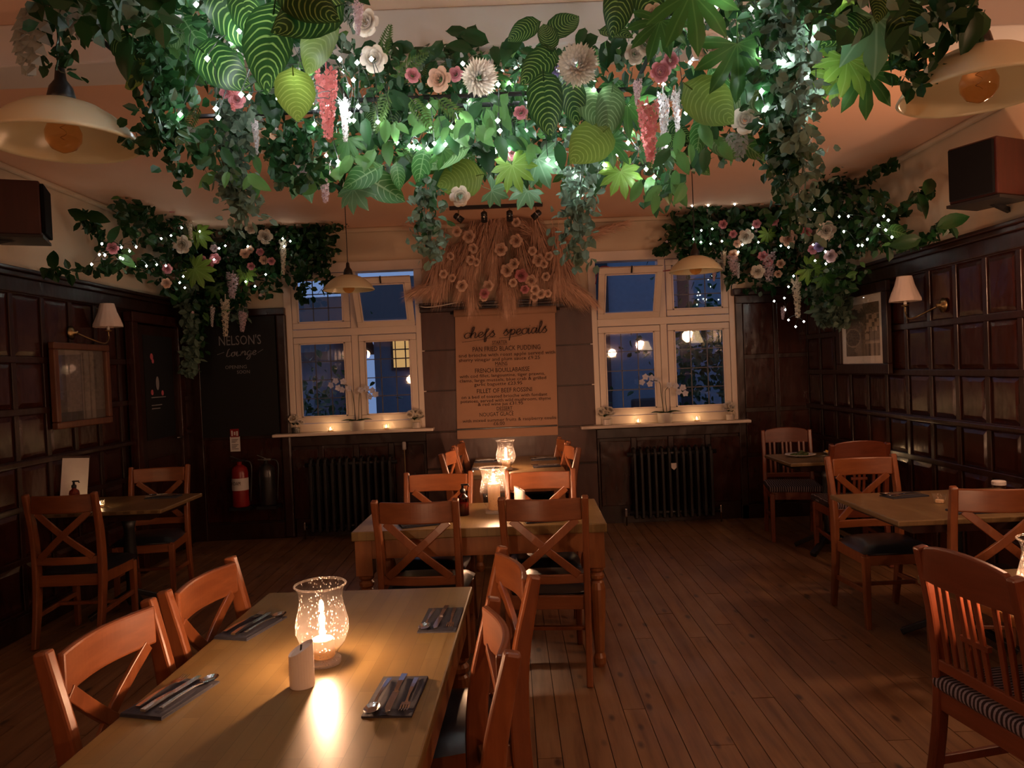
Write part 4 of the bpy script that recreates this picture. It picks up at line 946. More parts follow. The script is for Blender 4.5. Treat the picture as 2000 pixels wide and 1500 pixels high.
# cables
tag(MB().tube(catmull([aty(1163,555,7.58),aty(1168,530,7.56),aty(1180,520,7.55),aty(1215,528,7.54),aty(1255,532,7.55),aty(1290,530,7.56),aty(1318,526,7.6),aty(1335,520,7.65)],5), .005, 6).build('cable', M['redwire'], None, smooth=True), 'thin red cable strung across the tilted window sash', 'cable')
tag(MB().tube(catmull([aty(812,594,7.66),aty(830,600,7.60),aty(860,597,7.575),aty(895,590,7.59)],5), .006, 6).build('cable', M['label'], None, smooth=True), 'thin white cable lying along the ledge below the dried flowers', 'cable')

# ================================================================ PLANTS: shared meshes
def leaf_mesh(name, mat, wid, cord=.0, fold=.10, droop=.18, nv=7, pw=.75):
    mb = MB(); vs = []; uv = []; fs = []
    for j in range(nv+1):
        t = j/nv; w = wid*max(.0, math.sin(PI*t**pw))**.85
        for i in range(5):
            u = i/2-1
            y = t - cord*abs(u)*(1-t)*(1 if t < .35 else 0)
            vs.append((u*w, y, fold*abs(u)*w*2 - droop*t*t)); uv.append((i/4, t))
    for j in range(nv):
        for i in range(4): a = j*5+i; fs.append((a, a+1, a+6, a+5))
    mb.add(vs, fs, uv); mb.tube([(0,-.22,.02),(0,0,0)], .012, 4); mb.uv += [(.5,0)]*8
    return mb.mesh(name, mat, True)
def palm_mesh(name, mat, n=7, spread=250, notch=.48, lw=.30, tooth=.1):
    mb = MB(); c = (0,0,.0); seg = math.radians(spread)/n; st = PI/2+math.radians(spread)/2
    vs, fs, uv = [c], [], [(.5,0)]
    for k in range(n):
        a = st-(k+.5)*seg; R_ = 1.0-.28*abs(k-(n-1)/2)/(n/2)
        def pt(r, da, z): return (r*math.cos(a+da), r*math.sin(a+da), z - .16*r*r)
        o = len(vs)
        vs += [pt(notch*R_, seg*.5, .02), pt(.72*R_, seg*(.30+tooth), .0), pt(.80*R_, seg*.26, .0), pt(R_, 0, -.04), pt(.80*R_, -seg*.26, .0), pt(.72*R_, -seg*(.30+tooth), .0), pt(notch*R_, -seg*.5, .02), pt(.6*R_, 0, .05)]
        uv += [(0,.5),(.05,.7),(.1,.8),(.5,1),(.9,.8),(.95,.7),(1,.5),(.5,.6)]
        m = o+7
        fs += [(0,m,o),(o,m,o+1),(o+1,m,o+2),(o+2,m,o+3),(o+3,m,o+4),(o+4,m,o+5),(o+5,m,o+6),(o+6,m,0)]
    mb.add(vs, fs, uv); mb.tube([(0,-.5,.05),(0,-.2,.03),(0,0,0)], .014, 4); mb.uv += [(.5,0)]*12
    return mb.mesh(name, mat, True)
def pinnate_mesh(name, mat, n=6, wide=.30, lobes=True, narrow=.10):
    mb = MB(); vs, fs = [], []
    vs += [(-.012,0,0),(.012,0,0),(.004,1,-.2),(-.004,1,-.2)]; fs.append((0,1,2,3))
    for k in range(n):
        t = .12+.80*k/(n-1); L_ = wide*math.sin(PI*(.15+.8*t))**.7*(1.05-t*.45)
        for s in (-1,1):
            o = len(vs); y = t; z = -.2*t*t; d = (s*.82, .57); q = (-d[1]*s, d[0]*s); w = narrow
            vs += [(0,y-w*.5,z),(s*L_*.45+q[0]*w*.6, y+L_*.30+q[1]*w*.6, z+.03),(s*L_*.82, y+L_*.57, z-.02),(s*L_*.45-q[0]*w*.6, y+L_*.30-q[1]*w*.6, z+.03),(0,y+w*.4,z)]
            fs += [(o,o+1,o+2,o+3) if s > 0 else (o+3,o+2,o+1,o), (o,o+3,o+4)]
            if lobes:
                o2 = len(vs); vs += [(s*L_*.4, y+L_*.2, z+.02),(s*L_*.62, y+L_*.10, z),(s*L_*.55, y+L_*.36, z+.02),(s*L_*.34,y+L_*.52,z)]; fs.append((o2,o2+1,o2+2,o2+3))
    mb.add(vs, fs); return mb.mesh(name, mat, False)
def rose_mesh(name, mat, open_=1.0):
    mb = MB(); rn = random.Random(6)
    for (n, r0, r1, h, off, span, curl) in ((3,.05,.15,.66,0,1.25,.0),(4,.14,.33,.62,.5,.95,.03),(5,.26,.56,.52,.2,.80,.10),(5,.36,.80,.36,.8,.78,.20),(6,.40,.98,.18,.1,.62,.22)):
        for k in range(n):
            a = 2*PI*k/n+off+rn.uniform(-.12,.12); vs = []; fs = []; uv = []; tw = rn.uniform(-.06,.06)
            for j in range(5):
                t = j/4
                for i in range(5):
                    u = (i/4-.5)*2; aa = a+u*span*(1-.35*t**3); lip = max(0,t-.7)/.3
                    rr = r0+(r1-r0)*t**.8 - .10*u*u*t*(r1) + curl*.35*lip + tw*u*t; zz = h*t**.85 - .10*u*u*t - curl*lip*.45
                    vs.append((rr*math.cos(aa), rr*math.sin(aa), zz)); uv.append(((u+1)/2, t))
            for j in range(4):
                for i in range(4): b = j*5+i; fs.append((b,b+1,b+6,b+5))
            mb.add(vs, fs, uv)
    mb.lathe([(.02,.0),(.07,.3),(.05,.6),(.01,.62)], 6); mb.uv += [(.5,.45)]*24
    return mb.mesh(name, mat, True)
def mum_mesh(name, mat):
    mb = MB(); rn = random.Random(2)
    for k in range(150):
        z = 1-1.2*(k+.5)/150; th = k*2.39996; d = Vector((math.cos(th)*math.sqrt(max(0,1-z*z)), math.sin(th)*math.sqrt(max(0,1-z*z)), z)); s = d.cross(Vector((0,0,1.01))).normalized()*.10; L_ = rn.uniform(.82,1.0)
        b = d*.35; up = Vector((0,0,.10)); tip = d*L_+up*1.3; mb.add([b-s*.5, b+s*.5, d*L_*.75+s*.9+up*.4, tip, d*L_*.75-s*.9+up*.4], [(0,1,2,3,4)], [(.5,0),(.5,0),(0,.6),(.5,1),(1,.6)])
    return mb.mesh(name, mat, False)
def blossom(mb, c, s, nrm, rn, n=5):
    a = nrm.orthogonal().normalized(); b = nrm.cross(a)
    ph = rn.uniform(0,6)
    for k in range(n):
        t = ph+2*PI*k/n; d = a*math.cos(t)+b*math.sin(t); e = d.cross(nrm)
        mb.add([c, c+d*s*.6+e*s*.42+nrm*s*.12, c+d*s+nrm*s*.22, c+d*s*.6-e*s*.42+nrm*s*.12], [(0,1,2,3)])
def raceme(name, mat, L_=1.0, R_=.14, n=46, seed=1, pend=True):
    mb = MB(); rn = random.Random(seed)
    for k in range(n):
        t = k/n; th = k*2.4; r = R_*(1-.65*t)*rn.uniform(.7,1.1); c = Vector((r*math.cos(th), r*math.sin(th), -L_*t))
        blossom(mb, c, R_*.62*(1-.4*t), Vector((math.cos(th), math.sin(th), -.25)).normalized(), rn, 4)
    mb.tube([(0,0,.15),(0,0,-L_)], .012, 4)
    return mb.mesh(name, mat, False)
def small_leaf(mb, p, d, nrm, L_, w):
    s = d.cross(nrm)
    s = s.normalized()*w if s.length > 1e-5 else Vector((w,0,0))
    n2 = nrm*w*.35
    mb.add([p, p+d*L_*.3+s*.85+n2, p+d*L_*.65+s*.8+n2, p+d*L_, p+d*L_*.65-s*.8+n2, p+d*L_*.3-s*.85+n2], [(0,1,2,3),(0,3,4,5)])
def rv(rn): 
    while True:
        v = Vector((rn.uniform(-1,1), rn.uniform(-1,1), rn.uniform(-1,1)))
        if .05 < v.length < 1: return v.normalized()
def cloud(name, par, mat, pts, L_, w, seed, down=.5, toward=.3, round_=False):
    mb = MB(); rn = random.Random(seed)
    for p in pts:
        d = (rv(rn) + Vector((0, -toward, -down))).normalized(); n = rv(rn); k = rn.uniform(.7,1.3); small_leaf(mb, Vector(p), d, (n+Vector((0,-.6,.2))).normalized(), L_*k, w*k)
    o = mb.build(name, mat, par); o['kind'] = 'stuff'; return o
def vine(par, mat, p0, length, seed, leaf=.04, w=.018, n=60, sway=.05, spread=.05, name='vine', pts=None):
    rn = random.Random(seed); mb = MB()
    if pts is None:
        a, b = rn.uniform(-sway, sway), rn.uniform(-sway, sway); pts = [(p0[0]+a*math.sin(3*t)+rn.uniform(-.008,.008), p0[1]+b*math.sin(2.5*t), p0[2]-length*t) for t in [i/8 for i in range(9)]]
    P = catmull(pts, 4); mb.tube(P, .0025, 4)
    for k in range(n):
        q = P[int(rn.random()*(len(P)-1))]; dd = rv(rn); d = (dd + Vector((0,0,-.7))).normalized()
        small_leaf(mb, q + Vector((rn.gauss(0,spread*.5), rn.gauss(0,spread*.5), rn.uniform(-.02,.02))), d, (rv(rn)+Vector((0,-.7,0))).normalized(), leaf*rn.uniform(.7,1.3), w*rn.uniform(.7,1.3))
    o = mb.build(name, mat, par); o['kind'] = 'stuff'; return o
ME = {}
ME['cal'] = leaf_mesh('striped_leaf', M['cal'], .34, .2); ME['cal_y'] = leaf_mesh('striped_leaf', M['cal_y'], .44, .2, .06, .12); ME['cal_p'] = leaf_mesh('striped_leaf', M['cal_p'], .33, .2)
ME['philo'] = leaf_mesh('veined_leaf', M['philo'], .32, .2); ME['palm_l'] = palm_mesh('palmate_leaf', M['palm_l'], 9, 300, .52, .3, .10); ME['palm_g'] = palm_mesh('palmate_leaf', M['palm_g'], 7, 260, .62, .3, .12); ME['palm_d'] = palm_mesh('palmate_leaf', M['palm_d'], 7, 230, .45, .3, .06)
ME['dusty'] = pinnate_mesh('silver_leaf', M['dusty'], 6, .36, True, .13); ME['fern'] = pinnate_mesh('fern_frond', M['fern'], 12, .26, False, .05)
ME['ivy'] = leaf_mesh('green_leaf', M['ivy'], .27, .15, .15, .25, 5); ME['ivy_l'] = leaf_mesh('green_leaf', M['ivy_l'], .27, .15, .15, .25, 5); ME['ivy_d'] = leaf_mesh('green_leaf', M['ivy_d'], .30, .2, .15, .25, 5)
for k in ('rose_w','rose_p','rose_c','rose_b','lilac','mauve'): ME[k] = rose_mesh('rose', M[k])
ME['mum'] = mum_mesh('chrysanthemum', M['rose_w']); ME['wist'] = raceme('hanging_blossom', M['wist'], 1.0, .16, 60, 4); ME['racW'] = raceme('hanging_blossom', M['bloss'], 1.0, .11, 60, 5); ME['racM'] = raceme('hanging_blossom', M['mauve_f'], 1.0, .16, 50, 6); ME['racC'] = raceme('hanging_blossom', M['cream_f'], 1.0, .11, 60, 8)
NAMES = {'cal':'striped_leaf','cal_y':'striped_leaf','cal_p':'striped_leaf','philo':'veined_leaf','palm_l':'palmate_leaf','palm_g':'palmate_leaf','palm_d':'palmate_leaf','dusty':'silver_leaf','fern':'fern_frond','ivy':'green_leaf','ivy_l':'green_leaf','ivy_d':'green_leaf','mum':'chrysanthemum','wist':'hanging_blossom','racW':'hanging_blossom','racM':'hanging_blossom','racC':'hanging_blossom'}
rg = random.Random(21)
def put(par, kind, p, size, ang=-90, tilt=None, roll=None):
    # leaf: stem at p, tip in the direction ang (degrees, 0 = along +x, 90 = up), face towards the room
    a = math.radians(ang); tl = rg.uniform(-.5,.35) if tilt is None else tilt
    t = Vector((math.cos(a), tl, math.sin(a))).normalized(); n = Vector((rg.uniform(-.35,.35), -1, rg.uniform(-.3,.45))); n = (n - t*n.dot(t)).normalized()
    x = t.cross(n).normalized(); Mx = Matrix((( x.x,t.x,n.x,p[0]),(x.y,t.y,n.y,p[1]),(x.z,t.z,n.z,p[2]),(0,0,0,1)))
    return link(NAMES.get(kind,'rose'), ME[kind], par, Mx @ Matrix.Diagonal((size,size,size,1)))
def flower(par, kind, p, size, d=None):
    d = d or Vector((rg.uniform(-.5,.5), -1, rg.uniform(-.5,.2))); d = Vector(d).normalized(); q = d.to_track_quat('Z','Y')
    return link(NAMES.get(kind,'rose'), ME[kind], par, Matrix.LocRotScale(Vector(p), q, Vector((size,size,size))))
def hang(par, kind, p, size, wid=1.0):
    return link(NAMES[kind], ME[kind], par, Matrix.Translation(p) @ Matrix.Rotation(rg.uniform(0,6),4,'Z') @ Matrix.Rotation(rg.uniform(-.12,.12),4,'X') @ Matrix.Diagonal((size*wid,size*wid,size,1)))
def lights(label, mat, pts, r, group):
    t = thing('string_lights', label, 'string lights', (0,0,0), 0, group)
    b = MB().add([(0,0,-1.2*r),(r,0,0),(0,r,0),(-r,0,0),(0,-r,0),(0,0,r)],[(0,2,1),(0,3,2),(0,4,3),(0,1,4),(5,1,2),(5,2,3),(5,3,4),(5,4,1)]).mesh('bulb', mat, True)
    for p in pts: link('bulb', b, t, Matrix.Translation(p))
    order = sorted(pts, key=lambda p: p[0]); 
    mb = MB()
    for a, c in zip(order, order[1:]):
        a, c = Vector(a), Vector(c)
        if (a-c).length < .9: m = (a+c)/2 + Vector((0,.03,.05)); mb.tube(catmull([a+Vector((0,.004,.012)), m, c+Vector((0,.004,.012))],3), .0014, 4)
    mb.build('wire', M['wire'], t); return t

# ================================================================ MAIN CEILING GARLAND
G = thing('flower_garland', 'large leafy flower garland hanging from the ceiling beam over the front table', 'garland', (0, 2.8, 2.6))
GI = Matrix.Translation((0, -2.8, -2.6))
class _G: pass
def gpart(o): o.matrix_basis = GI @ o.matrix_basis; return o
fr_ = MB()
for path in ([(-1.15,1.2,2.62),(-1.15,2.9,2.62),(1.12,2.9,2.62),(1.12,1.2,2.62)], [(-.55,1.2,2.62),(-.55,2.8,2.62),(.5,2.8,2.62),(.5,1.2,2.62)]): fr_.tube(path, .009, 6)
for x in (-1.15, 1.12): 
    for y in (1.3, 2.9): fr_.tube([(x,y,2.62),(x,y,ZC)], .003, 5)
gpart(fr_.build('hanging_frame', M['black'], G))
S = lambda px, Y: px*Y/F_PX
def PL(kind, px, py, Y, lpx, ang, tilt=None): gpart(put(G, kind, aty(px, py, Y), S(lpx, Y), ang, tilt))
# stem x, stem y, depth, length in pixels, direction
for a in (('dusty',75,5,1.95,150,-93),('dusty',110,0,1.9,95,-55),('dusty',60,20,2.0,120,-110),('palm_g',205,10,2.1,85,-70),('palm_g',150,-20,2.1,95,-60),
    ('cal',225,78,2.25,80,-40),('cal_y',285,140,2.35,65,-165),('palm_g',325,130,2.4,85,-60),('cal',398,102,2.05,118,-43,-.2),('cal',425,-10,2.05,120,-60),('cal',468,-15,2.0,95,-75),
    ('cal',534,28,1.95,150,-100,-.1),('cal',560,-20,1.9,120,-35),('cal',650,15,1.95,130,-150),('cal_y',642,48,2.0,105,-125),('cal_y',573,148,1.95,88,-86,-.05),
    ('philo',360,40,2.2,75,-60),('philo',330,60,2.3,70,-100),('philo',455,105,2.3,60,-80),
    ('fern',745,120,2.6,75,75),('fern',770,150,2.6,80,30),('fern',800,190,2.6,90,-60),('fern',760,175,2.6,90,-120),('fern',850,190,2.6,90,-40),
    ('palm_g',588,335,2.75,62,-75),('palm_g',690,368,2.8,55,-60),('philo',712,345,2.8,92,-30),('philo',735,330,2.75,75,-150),('philo',828,300,2.75,62,-105),('philo',775,325,2.8,45,-85),('cal_p',905,292,2.7,85,-165),
    ('palm_d',865,290,2.7,48,-70),('palm_d',680,270,2.7,50,-100),('cal_y',930,343,2.75,85,-172),
    ('cal',1045,48,2.55,62,-160),('cal',1080,65,2.55,75,40),('cal',1075,105,2.5,85,-135),('cal',1062,158,2.45,108,-88,-.1),('cal',1105,152,2.45,95,-72),('cal_p',1135,185,2.5,85,-55),('cal_p',1195,180,2.5,90,-100),('cal_y',1178,258,2.5,95,-138),('cal',1075,90,2.5,60,100),
    ('cal',1212,-25,2.2,95,-100),('cal',1258,-20,2.25,85,-75),('cal',1180,60,2.4,60,-20),
    ('palm_l',1000,322,2.65,58,-75,-.2),('palm_l',1212,335,2.65,56,-80,-.2),('palm_g',1050,310,2.75,62,-70),('palm_g',960,372,2.75,40,-20),('palm_g',1030,372,2.75,45,-120),
    ('palm_d',1350,-15,2.0,120,-85,-.1),('palm_d',1440,85,2.1,110,-85),('palm_d',1290,40,2.2,80,-110),('palm_d',1225,205,2.5,70,-60),('palm_d',1190,275,2.55,60,-50),
    ('cal_y',1352,175,2.25,105,-40,-.05),('philo',1392,140,2.35,80,-60),('cal_p',1445,195,2.4,80,-20),('philo',1370,240,2.5,60,-100),('dusty',1450,255,2.5,62,-100),('dusty',1420,260,2.5,55,-60),('dusty',1570,170,2.2,80,-105),
    ('cal',1685,45,1.95,105,-155,-.3),('palm_g',1712,35,1.95,115,-95,-.1),('palm_g',1605,45,2.05,75,-70),('palm_l',1655,115,2.05,85,-70),('palm_d',1690,140,2.05,90,-90),('palm_l',1635,150,2.1,60,-130),('cal',1770,20,1.9,110,-85),('cal',1715,-15,1.9,70,-100),
    ('ivy_d',1860,10,1.9,70,-80),('ivy_d',1900,30,1.9,75,-100),('ivy_d',1880,55,1.95,70,-60),('ivy',1920,30,1.95,70,-120),('ivy_d',1840,60,1.95,60,-90),('ivy_d',250,85,2.0,70,-100),('cal',1590,-10,2.0,100,-60),('cal_y',1600,0,2.0,80,-30)):
    PL(*a)
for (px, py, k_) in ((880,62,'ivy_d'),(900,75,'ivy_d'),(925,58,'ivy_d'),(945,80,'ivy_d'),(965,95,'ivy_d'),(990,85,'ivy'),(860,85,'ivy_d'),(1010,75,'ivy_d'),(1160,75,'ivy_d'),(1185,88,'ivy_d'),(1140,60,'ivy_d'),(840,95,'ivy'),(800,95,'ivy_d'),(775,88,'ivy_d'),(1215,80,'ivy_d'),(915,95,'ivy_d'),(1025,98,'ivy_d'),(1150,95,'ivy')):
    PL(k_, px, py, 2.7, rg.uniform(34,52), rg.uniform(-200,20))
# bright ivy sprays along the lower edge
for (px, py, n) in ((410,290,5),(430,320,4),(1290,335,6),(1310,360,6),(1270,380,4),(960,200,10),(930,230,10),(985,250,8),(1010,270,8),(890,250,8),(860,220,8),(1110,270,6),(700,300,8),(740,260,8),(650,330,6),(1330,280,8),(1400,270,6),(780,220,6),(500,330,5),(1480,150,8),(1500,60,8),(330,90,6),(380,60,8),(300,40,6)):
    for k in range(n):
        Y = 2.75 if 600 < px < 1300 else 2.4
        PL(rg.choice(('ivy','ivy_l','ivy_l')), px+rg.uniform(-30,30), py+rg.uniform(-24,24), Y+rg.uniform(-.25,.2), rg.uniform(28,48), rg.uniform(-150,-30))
# fill of larger leaves through the volume
for k in range(120):
    px = rg.uniform(340, 1560); mid = 1-abs(px-950)/620
    py = rg.uniform(95 if 700 < px < 1190 else -60, 300 + 40*max(0,mid)); Y = 2.85 - (.75*(1-max(0,mid)) if py < 150 else .35*(1-max(0,mid))) + rg.uniform(-.15,.25)
    PL(rg.choice(('philo','ivy','ivy_d','palm_g','palm_d','cal','fern','cal_p','ivy','ivy_d','dusty','fern')), px, py, Y+.15, rg.uniform(40,68), rg.uniform(-165,-15))
def region(n, f, seed):
    rn = random.Random(seed); out = []
    while len(out) < n:
        q_ = f(rn)
        if q_: out.append(aty(*q_))
    return out
def main_f(rn):
    px = rn.uniform(300, 1640); mid = max(0, 1-abs(px-950)/640)
    lo = 330+30*math.sin(px*.021)+20*math.sin(px*.05); 
    if px < 480 or px > 1500: lo = 190+40*math.sin(px*.03)
    py = rn.uniform(88 if 700 < px < 1190 else -120, lo)
    if 700 < px < 1190 and py < 100 and rn.random() < .5: return None
    Y = 2.9-.9*(1-mid)*max(0,min(1,(260-py)/260)) + rn.uniform(-.1,.3); return px, py, Y
def own(o): o.matrix_basis = GI @ o.matrix_basis; return o
own(cloud('foliage', G, M['ivy'], region(1500, main_f, 1), .05, .014, 1)); own(cloud('foliage', G, M['ivy_l'], region(600, main_f, 2), .05, .015, 2)); own(cloud('foliage', G, M['ivy_d'], region(1500, main_f, 3), .055, .018, 3)); own(cloud('foliage', G, M['eucal'], region(1100, main_f, 4), .032, .014, 4)); own(cloud('blossom_scatter', G, M['bloss'], region(420, main_f, 6), .018, .010, 6))
def arms_f(rn):
    if rn.random() < .5: return rn.uniform(60,330), rn.uniform(-140,60), rn.uniform(1.75,2.3)
    return rn.uniform(1560,1900), rn.uniform(-140,60), rn.uniform(1.75,2.3)
own(cloud('foliage', G, M['ivy_d'], region(420, arms_f, 7), .06, .022, 7)); own(cloud('foliage', G, M['eucal'], region(260, arms_f, 8), .04, .018, 8))
# trailing strands
for i, (px, py, Y, L_, mt, n) in enumerate(((290,30,2.1,.36,'ivy_d',150),(345,150,2.15,.30,'ivy_d',110),(310,100,2.1,.28,'ivy_d',120),(470,190,2.5,.42,'eucal',260),(455,200,2.5,.34,'eucal',180),(838,360,2.7,.26,'eucal',150),(832,350,2.7,.2,'ivy',60),(1125,330,2.7,.34,'eucal',220),(1130,260,2.65,.3,'eucal',150),
     (1530,30,2.05,.42,'ivy_d',260),(1545,-20,2.0,.42,'eucal',240),(1520,150,2.15,.30,'ivy_d',150),(1500,190,2.2,.22,'ivy_d',90),(1560,160,2.1,.32,'eucal',110),(100,-10,2.0,.2,'ivy_d',60),(430,220,2.4,.2,'ivy',40),(1280,300,2.6,.18,'ivy',40),(560,240,2.4,.2,'ivy_d',120),(600,240,2.45,.2,'ivy_d',100),(1800,20,1.95,.2,'ivy_d',80),(1540,250,2.25,.32,'ivy_d',100),(1570,280,2.3,.28,'eucal',80))):
    own(vine(G, M[mt], aty(px, py, Y), L_, 40+i, .034, .014, n, .03, .06))
# flowers
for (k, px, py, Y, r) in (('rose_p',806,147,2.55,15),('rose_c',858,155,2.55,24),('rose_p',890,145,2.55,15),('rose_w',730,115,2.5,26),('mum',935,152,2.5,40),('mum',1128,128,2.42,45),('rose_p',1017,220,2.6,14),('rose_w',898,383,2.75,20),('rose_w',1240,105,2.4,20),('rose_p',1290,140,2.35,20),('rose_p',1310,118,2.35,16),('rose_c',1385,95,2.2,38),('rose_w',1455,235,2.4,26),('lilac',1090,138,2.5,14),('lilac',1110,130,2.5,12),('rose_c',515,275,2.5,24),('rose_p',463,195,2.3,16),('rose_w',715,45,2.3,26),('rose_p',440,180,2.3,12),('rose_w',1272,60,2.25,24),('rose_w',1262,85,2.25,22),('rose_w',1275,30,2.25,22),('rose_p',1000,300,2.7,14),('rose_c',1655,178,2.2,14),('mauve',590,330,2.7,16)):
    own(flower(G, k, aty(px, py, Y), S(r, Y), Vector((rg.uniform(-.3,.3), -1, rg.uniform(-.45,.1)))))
for (k, px, py, Y, L_, w) in (('wist',637,140,2.3,125,1.0),('wist',1265,205,2.4,110,1.1),('racM',632,318,2.65,75,1.0),('racW',672,195,2.45,80,1.1),('racW',1295,185,2.5,120,.8),('racW',1320,180,2.55,90,.8),('racM',1245,160,2.4,45,1.2),('wist',455,175,2.3,40,1.4),('racW',498,240,2.4,60,1.0),('racW',1580,270,2.3,60,.8),('racW',1540,140,2.15,70,1.0),('racM',700,8,2.1,60,1.0)):
    own(hang(G, k, aty(px, py, Y), S(L_, Y), w))
# fairy lights in the main garland
mb_pts = [aty(px, py, Y) for px, py, Y in ((415,35,2.15),(473,47,2.15),(567,85,2.15),(683,235,2.6),(738,238,2.6),(660,315,2.65),(775,278,2.65),(800,285,2.65),(835,290,2.65),(848,280,2.65),(895,240,2.6),(955,178,2.6),(983,293,2.65),(995,291,2.65),(1130,262,2.6),(1125,345,2.65),(1135,375,2.65),(1160,175,2.5),(1070,312,2.7),(1088,318,2.7),(1262,330,2.6),(1278,345,2.6),(1530,120,1.97),(1575,150,2.0),(1505,170,2.05),(1430,178,2.3),(1615,18,2.0),(1640,22,2.0),(1180,322,2.65),(912,250,2.62),(870,282,2.65),(1262,205,2.5),(1340,220,2.5),(1300,285,2.55))]
rl = random.Random(9)
for k in range(75):
    px = rl.uniform(360, 1560); mid = max(0, 1-abs(px-950)/640); py = rl.uniform(130, 310) if 600 < px < 1300 else rl.uniform(-60, 190); mb_pts.append(aty(px, py, 2.95-.8*(1-mid)*max(0,min(1,(260-py)/260))+rl.uniform(-.1,.15)))
for k in range(48):
    px = rl.choice((rl.uniform(330,700), rl.uniform(330,700), rl.uniform(700,1200), rl.uniform(1200,1640))); py = rl.uniform(110,300) if 600 < px < 1300 else rl.uniform(-40,230)
    mb_pts.append(aty(px, py, (2.38 if 600 < px < 1300 else 2.02)+rl.uniform(-.06,.10)))
lights('white string lights twined through the garland over the front table', M['bulb'], mb_pts, .0075, 'white fairy lights')

# ================================================================ CORNER GARLANDS
def corner(px, py, side, depth=.22):
    if side < 0:
        p = aty(px, py, YB-depth); return p if p.x > XL+depth else atx(px, py, XL+depth)
    p = aty(px, py, YB-depth); return p if p.x < XR-depth else atx(px, py, XR-depth)
def corner_garland(side, label, ell, roses, racs, vines, seed, big):
    root = thing('flower_garland', label, 'garland', (XL+.3 if side < 0 else XR-.3, YB-.3, 2.75)); inv = Matrix.Translation(-Vector(root.location)); rn = random.Random(seed)
    fx = lambda o: setattr(o, 'matrix_basis', inv @ o.matrix_basis) or o
    def pts(n, sd):
        r2 = random.Random(sd); out = []
        tot = sum(e[2]*e[3] for e in ell)
        for e in ell:
            for k in range(int(n*e[2]*e[3]/tot)):
                a, d = r2.uniform(0,2*PI), math.sqrt(r2.random()); out.append(corner(e[0]+e[2]*d*math.cos(a), e[1]+e[3]*d*math.sin(a), side, .06+.34*r2.random()**1.3))
        return out
    fx(cloud('foliage', root, M['ivy_d'], pts(1900, seed), .085, .03, seed, .4, .5)); fx(cloud('foliage', root, M['ivy'], pts(700, seed+1), .075, .025, seed+1, .4, .5)); fx(cloud('foliage', root, M['eucal'], pts(350, seed+2), .05, .02, seed+2)); fx(cloud('blossom_scatter', root, M['mauve_f'], pts(130, seed+3), .03, .016, seed+3)); fx(cloud('foliage', root, M['ivy_l'], pts(160, seed+5), .08, .025, seed+5))
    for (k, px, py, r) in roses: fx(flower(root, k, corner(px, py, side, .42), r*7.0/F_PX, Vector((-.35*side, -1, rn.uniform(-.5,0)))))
    for (k, px, py, L_, w) in racs: fx(hang(root, k, corner(px, py, side, .40), L_*7.0/F_PX, w))
    for i, v in enumerate(vines):
        mt, n, P = v; fx(vine(root, M[mt], None, 0, seed+10+i, .075, .028, n, 0, .07, 'vine', [corner(a, b, side, .22) for a, b in P]))
    for (k, px, py, l, an) in big: fx(put(root, k, corner(px, py, side, .40), l*7.0/F_PX, an))
    return root
corner_garland(-1, 'leafy flower garland in the corner above the blackboard',
    [(330,430,95,55),(440,460,120,80),(560,470,75,70),(600,450,60,40),(270,400,45,40),(380,530,80,60),(480,540,70,50),(260,515,60,20),(620,500,40,45),(420,590,60,40),(520,420,40,40),(650,415,22,22)],
    [('rose_w',355,477,17),('rose_w',518,462,15),('rose_w',490,445,12),('rose_c',488,487,8),('rose_p',335,404,10),('rose_c',400,417,9),('rose_p',395,510,11),('rose_p',420,505,11),('rose_p',407,518,10),('rose_c',515,508,9),('rose_p',508,492,8),('rose_p',530,510,8),('rose_p',327,525,9),('rose_c',478,495,10),('rose_p',220,485,9),('rose_p',490,520,8),('rose_c',325,553,9),('mauve',418,485,8)],
    [('racC',367,422,45,1.4),('racC',440,585,75,1.1),('racC',553,470,70,.9),('racW',415,600,40,1.0),('racM',475,610,40,1.3),('racM',455,535,50,1.5),('racC',650,395,20,1.4)],
    [('eucal',260,[(360,560),(365,610),(375,660),(372,700),(370,735)]),('ivy',120,[(390,590),(385,640),(378,700)]),('ivy_d',60,[(240,490),(205,470),(180,440),(165,425)]),('ivy_d',46,[(210,520),(170,525),(120,530),(105,520)]),('ivy_d',60,[(300,400),(265,375),(255,365),(330,380)]),('ivy_d',70,[(600,400),(640,405),(660,420),(668,440)]),('ivy_d',80,[(600,480),(625,510),(640,545),(620,575)]),('eucal',120,[(470,430),(468,470),(465,520)]),('ivy_d',60,[(590,540),(585,570),(598,585)]),('eucal',60,[(470,600),(465,630)])],
    301, [('palm_l',385,455,36,-60),('palm_l',380,525,44,-35),('palm_d',420,560,30,-80),('philo',520,385,34,-60),('ivy',215,470,28,60),('ivy_d',165,425,26,150),('ivy_d',175,420,30,-20),('ivy_l',235,500,28,-40),('ivy',250,508,26,-140),('ivy_d',105,520,26,100),('palm_l',480,530,30,-90)])
